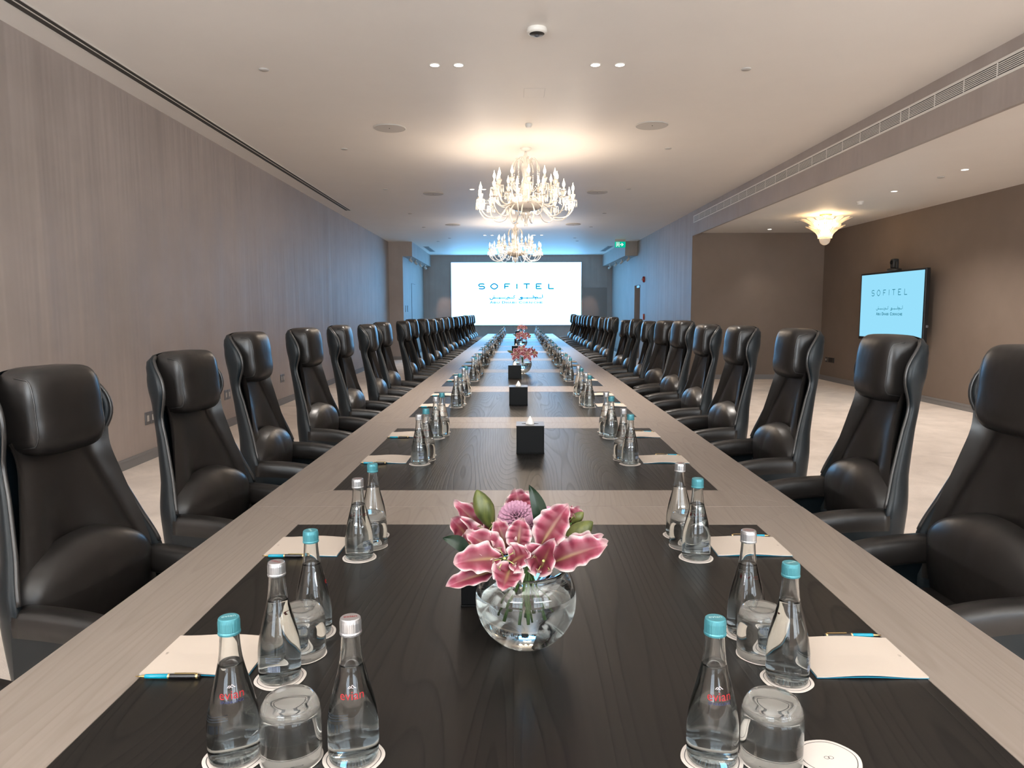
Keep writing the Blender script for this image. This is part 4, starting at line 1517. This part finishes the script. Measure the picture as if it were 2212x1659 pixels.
BLOOMS = [
 ('front left', [-0.0096, 1.4, 0.9672], [([-0.0121, 1.4033, 0.9712], [-0.0863, 1.41, 1.016], 0.043), ([-0.0194, 1.3867, 0.9719], [-0.1089, 1.36, 0.9717], 0.0488), ([-0.0295, 1.3833, 0.9475], [-0.1232, 1.35, 0.9289], 0.0311), ([0.0016, 1.3767, 0.955], [-0.0141, 1.33, 0.9271], 0.0501), ([0.0029, 1.3867, 0.9641], [0.0415, 1.36, 0.9924], 0.0463), ([-0.0046, 1.4133, 0.9729], [-0.025, 1.44, 1.034], 0.0387), ([0.0157, 1.4067, 0.9829], [0.0248, 1.42, 1.0436], 0.0408)]),
 ('front right', [0.0693, 1.42, 0.9546], [([0.063, 1.4233, 0.9849], [0.12, 1.43, 1.0689], 0.0539), ([0.066, 1.4033, 0.9475], [0.0344, 1.37, 1.0054], 0.0491), ([0.0621, 1.4, 0.9409], [0.087, 1.36, 1.021], 0.039), ([0.0842, 1.4133, 0.9516], [0.195, 1.4, 0.9947], 0.0527), ([0.0961, 1.44, 0.958], [0.1967, 1.48, 0.9845], 0.0385), ([0.0982, 1.4333, 0.9656], [0.1077, 1.46, 0.9994], 0.0288)]),
 ('back left', [-0.0482, 1.52, 0.9811], [([-0.0482, 1.52, 0.9783], [-0.1194, 1.52, 1.0522], 0.0354), ([-0.0538, 1.5267, 0.9903], [-0.0854, 1.54, 1.0425], 0.0262), ([-0.0779, 1.5133, 0.9611], [-0.1236, 1.5, 1.0207], 0.0511), ([-0.0697, 1.51, 0.9622], [-0.1088, 1.49, 0.9635], 0.0401), ([-0.0373, 1.5133, 0.9609], [-0.0474, 1.5, 1.0204], 0.0296)]),
 ('back centre', [0.029, 1.58, 0.9966], [([0.0277, 1.5867, 0.9947], [0.0153, 1.6, 1.0572], 0.0545), ([0.0349, 1.5933, 0.9927], [0.0471, 1.62, 1.0453], 0.0436), ([0.0206, 1.5867, 0.9918], [-0.0048, 1.6, 1.023], 0.0344)]),
 ('back right', [0.1306, 1.58, 0.9846], [([0.134, 1.5867, 0.9797], [0.1606, 1.6, 1.0121], 0.0373), ([0.1289, 1.5933, 0.9806], [0.138, 1.62, 1.014], 0.0291), ([0.1273, 1.5733, 0.9809], [0.1456, 1.56, 0.9991], 0.028)]),
]
BUDS = [([-0.0368, 1.5, 0.9984], [-0.0688, 1.5, 1.0819], 0.0444, 'plump green lily bud at the upper left of the bouquet'), ([0.1108, 1.5, 0.9564], [0.1781, 1.5, 1.0118], 0.0444, 'plump green lily bud leaning right out of the bouquet'), ([0.1378, 1.55, 0.9936], [0.1634, 1.55, 1.0185], 0.0222, 'small green bud behind the right lily bud')]
LEAVES = [([0.0638, 1.44, 1.0032], [0.0368, 1.44, 1.1079], 0.031, 'tall dark green leaf standing up in the middle of the bouquet'), ([-0.0795, 1.44, 0.9614], [-0.1385, 1.44, 0.994], 0.0284, 'dark green leaf pointing left from the bouquet'), ([-0.0604, 1.56, 1.0], [-0.0881, 1.56, 1.0201], 0.0196, 'small dark green leaf behind the upper left lily')]
MUMS = [([0.0168, 1.5, 1.0229], 0.0444, 'pale mauve chrysanthemum at the centre of the bouquet'), ([0.048, 1.47, 1.0127], 0.029, 'smaller mauve chrysanthemum below the dark upright leaf'), ([0.0854, 1.53, 1.0166], 0.0261, 'mauve chrysanthemum half hidden behind the right lily')]
VC = Vector((.035, 1.48, ZT))


def bezier(a, b_, c, n=8):
    a, b_, c = Vector(a), Vector(b_), Vector(c)
    return [a * (1 - t) ** 2 + b_ * 2 * t * (1 - t) + c * t * t for t in [i / n for i in range(n + 1)]]


foot = [(-.035, -.01, .070), (-.012, -.04, .073), (.003, -.055, .078), (.03, -.01, .072), (.012, .03, .07), (-.022, .03, .075), (.0, .01, .07), (.02, .04, .07), (.04, .02, .075), (-.04, .02, .07), (.01, -.03, .074)]
fi = [0]


def stem_mesh(top, name='stem', r=.0028, mat=None):
    f = Vector(foot[fi[0] % len(foot)]) + VC; fi[0] += 1
    neck = VC + Vector(((top[0] - VC.x) * .12, (top[1] - VC.y) * .12, .185))
    pts = [f] + [f.lerp(neck, .5)] + bezier(neck, (neck + Vector(top)) / 2 + Vector((0, 0, .01)), top, 6)
    b = MB(); b.tube(pts, r, 8)
    return b.mesh(name, mat or M_STEM)


BOUQ = []
def lily(c, petals, label, seed, group):
    c = Vector(c)
    t = empty('lily', c); BOUQ.append(t)
    tag(t, label, 'flower', group)
    inv = Matrix.Translation(-c)
    viewn = (Vector((0, 0, 1.46)) - c).normalized()
    for k, (p0, p1, w) in enumerate(petals):
        d = Vector(p1) - Vector(p0)
        n = (viewn * 1.0 + Vector((0, 0, .35))); n = n - d.normalized() * n.dot(d.normalized())
        me = petal(p0, p1, w * 1.3, n, .2 if k % 2 else .14, seed * 10 + k, cup=(.5, .3, .62)[k % 3], ruffle=.14, tipcurl=(.02, .10, .05, .0)[k % 4])
        me.transform(inv); part('petal', me, t)
    me = stem_mesh(c); me.transform(inv); part('stem', me, t)
    rnd = random.Random(seed)
    for k in range(5):
        a = 2 * pi * k / 5 + rnd.random()
        side = viewn.orthogonal().normalized(); s2 = viewn.cross(side)
        tip = viewn * .055 + (side * cos(a) + s2 * sin(a)) * .022
        b = MB(); b.tube([Vector((0, 0, 0)), tip * .5, tip], .0009, 6); fl = part('filament', b.mesh('filament', M_FIL), t)
        b = MB(); q = (side * cos(a + 1.2) + s2 * sin(a + 1.2)) * .006
        b.tube([tip - q, tip - q * .5, tip + q * .5, tip + q], [.0006, .002, .002, .0006], 8); part('anther', b.mesh('anther', M_ANTH), fl)
    b = MB(); tip = viewn * .06; b.tube([Vector((0, 0, 0)), tip * .6, tip * .95, tip], [.0014, .0012, .003, .002], 8); part('pistil', b.mesh('pistil', M_FIL), t)
    return t


for k, (nm, c, ps) in enumerate(BLOOMS):
    lily(c, ps, 'pink lily with white ruffled edges, the %s bloom in the nearest glass bowl' % nm, k + 3, 'lilies in the nearest bowl')


def bud(p0, p1, w, label):
    p0, p1 = Vector(p0), Vector(p1)
    t = empty('lily_bud', p0); BOUQ.append(t); tag(t, label, 'flower')
    d = p1 - p0; L = d.length
    R = d.to_track_quat('Z', 'Y').to_matrix().to_4x4()
    b = MB(); prof = [(.0, 0), (.30, .04), (.62, .18), (.92, .38), (1.0, .52), (.9, .68), (.62, .84), (.3, .95), (.08, 1.0), (0, 1.0)]
    b.lathe([(r * w / 2, z * L) for r, z in prof], 24, mat=R, rmod=lambda a, z: 1 - .10 * (abs(cos(1.5 * a)) ** 12))
    part('bud_body', b.mesh('bud_body', M_BUD), t)
    me = stem_mesh(p0); me.transform(Matrix.Translation(-p0)); part('stem', me, t)
for q in BUDS: bud(*q)


def leaf(p0, p1, w, label):
    p0, p1 = Vector(p0), Vector(p1)
    t = empty('leaf', p0); BOUQ.append(t); tag(t, label, 'leaf')
    d = p1 - p0; vn = (Vector((0, 0, 1.46)) - p0).normalized()
    s = d.cross(vn).normalized(); n = s.cross(d).normalized()
    def fn(a, tt):
        x = a * 2 - 1
        wj = w / 2 * sin(pi * min(1, tt * .93 + .07)) ** .8
        return d * tt + s * x * wj + n * (abs(x) * w * .12 + .05 * d.length * sin(pi * tt)) + s * w * .35 * sin(pi * tt * .9) 
    b = MB(); b.grid(fn, 8, 14); part('blade', b.mesh('blade', M_LEAF), t)
    me = stem_mesh(p0, r=.0018); me.transform(Matrix.Translation(-p0)); part('stem', me, t)
for q in LEAVES: leaf(*q)


def mum(c, r, label):
    c = Vector(c)
    t = empty('chrysanthemum', c); BOUQ.append(t); tag(t, label, 'flower')
    ax = ((Vector((0, 0, 1.46)) - c).normalized() + Vector((0, 0, .9))).normalized()
    R = ax.to_track_quat('Z', 'Y').to_matrix()
    b = MB()
    n = 120
    for k in range(n):
        f = (k + .5) / n
        th = f ** .6 * 1.75
        ph = k * 2.39996
        L = r * (.42 + .58 * f ** .5)
        d = Vector((sin(th) * cos(ph), sin(th) * sin(ph), cos(th)))
        sd = Vector((-sin(ph), cos(ph), 0)); nn = d.cross(sd)
        wp = r * .125
        v = []
        for j, (tt, ww, up) in enumerate(((0.25, .5, 0), (.55, .9, .03), (.82, 1.0, .0), (1.0, .35, .06))):
            base = d * L * tt - nn * (up * L)
            v += [base - sd * wp * ww + (-nn) * wp * .35, base, base + sd * wp * ww + (-nn) * wp * .35]
        v = [R @ p for p in v]
        b.add(v, [(3 * j, 3 * j + 1, 3 * j + 4, 3 * j + 3) for j in range(3)] + [(3 * j + 1, 3 * j + 2, 3 * j + 5, 3 * j + 4) for j in range(3)])
    part('florets', b.mesh('florets', M_MUM), t, kind='stuff')
    me = stem_mesh(c); me.transform(Matrix.Translation(-c)); part('stem', me, t)
for q in MUMS: mum(*q)

# bowl
RV = .107
def bowl_profile(r, n, z_cut, zc):
    out = []
    for i in range(n + 1):
        ph = -pi / 2 + .22 + (math.asin((z_cut - zc) / r) - (-pi / 2 + .22)) * i / n
        out.append((r * cos(ph), zc + r * sin(ph)))
    return out
zc = RV * cos(.22)
b = MB()
po = bowl_profile(RV, 30, .172, zc); pi_ = [(r, z) for r, z in bowl_profile(RV - .0035, 30, .172, zc)]
pi_ = [(r, max(z, .008)) for r, z in pi_]
b.lathe([(0, .001)] + po + list(reversed(pi_)) + [(0, .008)], 64)
VG = fix(b.mesh('glass_bowl', M_GLASS))
b = MB()
wl = .122
wp = [(r + .0005, z) for r, z in pi_ if z <= wl]
b.lathe([(0, .0076)] + wp + [(wp[-1][0] + .0002, wl), (0, wl)], 64)
VW = fix(b.mesh('water', M_WATER))


def bowl(loc, label):
    t = empty('glass_bowl', loc); tag(t, label, 'vase', 'round glass flower bowls')
    part('bowl_wall', VG, t); part('water', VW, t)
    return t
bowl(VC, 'round clear glass bowl of water holding the nearest pink lilies')


# further bouquets: open lilies facing all ways, built once and copied with their own labels
def open_lily(c, facing, size, seed, label, group):
    c = Vector(c); f = Vector(facing).normalized()
    t = empty('lily', c); tag(t, label, 'flower', group)
    a = f.orthogonal().normalized(); b2 = f.cross(a)
    for k in range(6):
        an = 2 * pi * k / 6 + seed
        d = a * cos(an) + b2 * sin(an)
        p0 = f * .004; p1 = d * size * (1.0 if k % 2 else .9) + f * size * .28
        me = petal(p0, p1, size * (.62 if k % 2 else .5), f - d * .2, .2, seed * 7 + k, cup=.2, ruffle=.08, tipcurl=.06)
        part('petal', me, t)
    for k in range(5):
        an = 2 * pi * k / 5
        tip = f * size * .6 + (a * cos(an) + b2 * sin(an)) * size * .2
        b = MB(); b.tube([Vector((0, 0, 0)), tip], .0009, 5); b.tube([tip - a * .005, tip, tip + a * .005], [.0006, .002, .0006], 6); part('stamen', b.mesh('stamen', M_FIL), t)
    b = MB(); b.tube([Vector((0, 0, 0)), (VC + Vector((0, 0, .18)) - c) * .9, VC + Vector((0, 0, .08)) - c], .0028, 6); part('stem', b.mesh('stem', M_STEM), t)
    return t


SPEC = [((-.055, -.03, .215), (-.5, -1, .5), .085, 1, 'left'), ((.045, -.05, .215), (.3, -1, .45), .09, 2, 'middle'), ((-.005, .0, .26), (-.1, -.7, 1), .08, 3, 'upper'), ((.12, .0, .225), (.9, -.7, .5), .075, 4, 'right')]
for bi, (u, w, nm) in enumerate(((.008, 5.62, 'second'), (.02, 11.4, 'third'), (.03, 18.3, 'farthest'))):
    loc = tw(u, w, ZT)
    bowl(loc, 'round glass bowl of lilies, the %s one along the table' % nm)
    for (off, fc, sz, sd, pos) in SPEC:
        lab = 'pink open lily, the %s bloom in the %s glass bowl' % (pos, nm)
        grp = 'lilies in the %s bowl' % nm
        if bi == 0:
            t = open_lily(VC + Vector(off), fc, sz, sd + .3, lab, grp); t['_p'] = 1
            OPEN = globals().setdefault('OPEN_', {}); OPEN[pos] = t; o = t
        else:
            o = copy_tree(OPEN_[pos]); tag(o, lab, 'flower', grp)
        o.location = loc + Vector(off)
    for pi_i, (p0, p1, lab) in enumerate((((-.09, 0, .235), (-.17, -.01, .26), 'green lily bud leaning left in the %s glass bowl'), ((.09, .01, .25), (.12, .0, .31), 'slim green lily bud standing up in the %s glass bowl'))):
        if bi == 0:
            p0v = VC + Vector(p0); n0 = len(BOUQ)
            bud(p0v, VC + Vector(p1), .03 if pi_i == 0 else .016, lab % nm)
            o = BOUQ.pop(); OPEN_['bud%d' % pi_i] = o
        else:
            o = copy_tree(OPEN_['bud%d' % pi_i]); tag(o, lab % nm, 'flower')
        o.location = loc + Vector(p0)
for t in OPEN_.values():
    if '_p' in t: del t['_p']

# ------------------------------------------------------------------ chandeliers
def s_arm(R, z0, zdip, z1, r0=.06, ang=0.0):
    P = [Vector((r0, 0, z0)), Vector((R * .38, 0, z0 - .02)), Vector((R * .6, 0, zdip)), Vector((R * .86, 0, zdip)), Vector((R, 0, (zdip + z1) / 2)), Vector((R, 0, z1))]
    pts = []
    n = 5
    for i in range(len(P) - 1):
        p0 = P[max(0, i - 1)]; p1 = P[i]; p2 = P[i + 1]; p3 = P[min(len(P) - 1, i + 2)]
        for k in range(n):
            t = k / n
            pts.append(.5 * ((2 * p1) + (-p0 + p2) * t + (2 * p0 - 5 * p1 + 4 * p2 - p3) * t * t + (-p0 + 3 * p1 - 3 * p2 + p3) * t ** 3))
    pts.append(P[-1])
    Rm = Matrix.Rotation(ang, 4, 'Z')
    return [Rm @ p for p in pts]


def pendants(b, r, z, n, L=.06, mat=None, w=.006, cx=0, cy=0, ph=0):
    for k in range(n):
        a = 2 * pi * k / n + ph
        x, y = cx + r * cos(a), cy + r * sin(a)
        prof = [(0, 0), (w * .5, -L * .12), (w * .25, -L * .2), (w, -L * .62), (w * .75, -L * .85), (0, -L)]
        b.lathe([(rr, zz) for rr, zz in prof], 5, mat=Matrix.Translation((x, y, z)), smooth=False)


def beads(b, pts, r=.006):
    for p in pts:
        b.lathe([(0, r), (r, 0), (0, -r)], 5, mat=Matrix.Translation(p), smooth=False)


def make_chandelier():
    t = empty('chandelier')
    H0 = H
    b = MB(); b.lathe([(.0, H0), (.07, H0), (.072, H0 - .012), (.05, H0 - .03), (.018, H0 - .04)], 28); part('canopy', b.mesh('canopy', M_WHITE), t)
    b = MB(); b.lathe([(.016, H0 - .035), (.022, 3.42), (.04, 3.40), (.03, 3.36), (.05, 3.30), (.062, 3.24), (.04, 3.18), (.03, 3.12), (.055, 3.06), (.075, 2.98), (.05, 2.92), (.07, 2.88), (.1, 2.86), (.06, 2.8), (.05, 2.75)], 24, rmod=lambda a, z: 1 + .06 * cos(8 * a)); part('glass_column', b.mesh('glass_column', M_CRYSTAL), t)
    b = MB(); b.lathe([(.06, 2.72), (.13, 2.73), (.2, 2.77), (.23, 2.83), (.225, 2.835), (.19, 2.785), (.12, 2.745), (.06, 2.735)], 40, rmod=lambda a, z: 1 + .02 * cos(20 * a)); part('crystal_dish', b.mesh('crystal_dish', M_DISH), t)
    b = MB(); b.lathe([(.0, 2.735), (.14, 2.735), (.145, 2.75), (.0, 2.755)], 32); part('dark_plate', b.mesh('dark_plate', simple('brushed_plate', srgb(120, 112, 104), .3, .8)), t)
    b = MB(); b.lathe([(.03, 2.74), (.06, 2.71), (.065, 2.68), (.05, 2.66), (.022, 2.62), (.012, 2.58), (0, 2.565)], 20); bell = part('bottom_bell', b.mesh('bottom_bell', M_CRYSTAL), t)
    b = MB(); pendants(b, .062, 2.70, 12, .10); pendants(b, .02, 2.60, 6, .07); part('pendants', b.mesh('pendants', M_CRYSTAL), bell, kind='stuff')
    # crown of curled arms at the top
    for k in range(8):
        a = 2 * pi * k / 8
        pts = []
        for i in range(13):
            q = i / 12
            ang = pi * q
            pts.append(Matrix.Rotation(a, 4, 'Z') @ Vector((.03 + .072 * (1 - cos(ang)), 0, 3.22 + .18 * sin(ang * .92) - .05 * q)))
        b = MB(); b.tube(pts, .0105, 6)
        ca_ = part('crown_arm', b.mesh('crown_arm', M_CRYSTAL), t)
        b = MB(); beads(b, [pts[-1] + Vector((0, 0, -.022 * j)) for j in range(1, 7)], .011)
        for j in range(1, 8):
            q = j / 8
            p = (pts[-1] + Vector((0, 0, -.14))).lerp(Matrix.Rotation(a, 4, 'Z') @ Vector((.05, 0, 2.98)), q) + Vector((0, 0, -.05 * sin(pi * q)))
            beads(b, [p], .0105)
        part('bead_string', b.mesh('bead_string', M_CRYSTAL), ca_, kind='stuff')
    # candle assembly
    b = MB(); b.lathe([(.0, 0), (.02, 0), (.05, .006), (.056, .012), (.02, .008), (.014, .02), (.018, .03), (.03, .06), (.034, .082), (.030, .082), (.022, .05), (.0, .03)], 18)
    ME_CUP = b.mesh('candle_cup', M_CRYSTAL)
    b = MB(); pendants(b, .052, .006, 9, .085, w=.0075); ME_PEND = b.mesh('pendants', M_CRYSTAL)
    b = MB(); b.lathe([(.0, .03), (.012, .03), (.012, .125), (0, .125)], 12); ME_CAND = b.mesh('candle', simple('candle_sleeve', (.95, .86, .74, 1), .4))
    b = MB(); b.lathe([(.006, .122), (.016, .14), (.0185, .158), (.014, .18), (.006, .2), (.002, .222), (0, .23)], 14); ME_BULB = b.mesh('bulb', M_BULB)
    def ring(n, R, zh, z0, zdip, ph):
        for k in range(n):
            a = 2 * pi * k / n + ph
            b = MB(); b.tube(s_arm(R, z0, zdip, zh, .09, a), .0095, 7)
            arm = part('arm', b.mesh('arm', M_CRYSTAL), t)
            loc = (R * cos(a), R * sin(a), zh)
            part('candle_cup', ME_CUP, arm, loc); part('pendants', ME_PEND, arm, loc, kind='stuff')
            part('candle', ME_CAND, arm, loc); part('bulb', ME_BULB, arm, loc)
    ring(12, .60, 2.83, 2.80, 2.64, .13)
    ring(12, .40, 3.00, 2.90, 2.80, .39)
    # bead swags between the rings
    b = MB()
    for k in range(12):
        a = 2 * pi * k / 12 + .13
        p0 = Vector((.6 * cos(a), .6 * sin(a), 2.83)); a2 = a + .26; p1 = Vector((.4 * cos(a2), .4 * sin(a2), 3.0))
        for j in range(1, 12):
            q = j / 12; beads(b, [p0.lerp(p1, q) + Vector((0, 0, -.07 * sin(pi * q)))], .007)
        a3 = a + 2 * pi / 12; p2 = Vector((.6 * cos(a3), .6 * sin(a3), 2.83))
        for j in range(1, 14):
            q = j / 14; beads(b, [p0.lerp(p2, q) + Vector((0, 0, -.06 * sin(pi * q)))], .006)
    part('bead_swags', b.mesh('bead_swags', M_CRYSTAL), t, kind='stuff')
    return t


def chand_light(parent):
    for k in range(6):
        a = 2 * pi * k / 6 + .25
        for R, z in ((.66, 2.86),):
            l = bpy.data.lights.new('lamp', 'POINT'); l.energy = CHAND_W * 4.5; l.color = (1, .82, .64); l.shadow_soft_size = .14
            o = bpy.data.objects.new('lamp', l); COL.objects.link(o); o.parent = parent; o.location = (R * cos(a), R * sin(a), z)
CHD = make_chandelier()
CHD.location = (.225, 9.37, 0); CHD.rotation_euler = (0, 0, .2)
tag(CHD, 'large crystal candle chandelier, the nearer one over the table', 'chandelier', 'crystal chandeliers')
c2 = copy_tree(CHD); c2.location = (.164, 17.2, 0); c2.rotation_euler = (0, 0, .5)
tag(c2, 'large crystal candle chandelier, the farther one in front of the screen', 'chandelier', 'crystal chandeliers')
chand_light(CHD); chand_light(c2)

# flower-shaped glass lamp in the alcove
t = empty('flower_ceiling_lamp', (5.35, 12.35, 0)); tag(t, 'two-tier amber glass flower-shaped ceiling lamp in the right alcove', 'light')
b = MB(); b.lathe([(0, HA), (.1, HA), (.1, HA - .012), (.05, HA - .035), (.02, HA - .05), (.015, 2.80), (0, 2.80)], 28); part('canopy', b.mesh('canopy', M_GOLD), t)
def glass_leaf(r0, z0, r1, z1, w, a, bend):
    Rm = Matrix.Rotation(a, 4, 'Z')
    def fn(u_, v_):
        x = u_ * 2 - 1
        r = r0 + (r1 - r0) * (v_ ** 1.5)
        z = z0 + (z1 - z0) * (v_ ** bend)
        ww = w * (.45 + .55 * v_) * (1 if v_ < .8 else sqrt(max(0.02, 1 - ((v_ - .8) / .2) ** 2)))
        return Rm @ Vector((r + .012 * cos(x * pi * 3) * .5, x * ww, z))
    b = MB(); b.grid(fn, 10, 12)
    return b.mesh('glass_leaf', M_FROST)
for k in range(14):
    a = 2 * pi * k / 14
    part('glass_leaf', glass_leaf(.2, 2.83, .41, 2.99, .075, a, .75), t)
    part('glass_leaf', glass_leaf(.105, 2.66, .315, 2.865, .06, a + .22, .7), t)
b = MB(); b.lathe([(0, 2.545), (.03, 2.55), (.07, 2.58), (.092, 2.635), (.085, 2.68), (0, 2.69)], 28); part('glass_ball', b.mesh('glass_ball', M_CRYSTAL), t)
b = MB()
for k in range(6):
    a = 2 * pi * k / 6
    b.lathe([(0, -.02), (.014, -.01), (.018, .01), (.01, .03), (0, .035)], 10, mat=Matrix.Translation((.16 * cos(a), .16 * sin(a), 2.93)))
part('bulbs', b.mesh('bulbs', M_BULB), t)
l = bpy.data.lights.new('lamp', 'POINT'); l.energy = 9; l.color = (1, .72, .42); l.shadow_soft_size = .12
o = bpy.data.objects.new('lamp', l); COL.objects.link(o); o.parent = t; o.location = (0, 0, 2.96)
l = bpy.data.lights.new('lamp', 'POINT'); l.energy = 4; l.color = (1, .72, .42); l.shadow_soft_size = .06
o = bpy.data.objects.new('lamp', l); COL.objects.link(o); o.parent = t; o.location = (0, 0, 2.78)

bpy.context.view_layer.update()
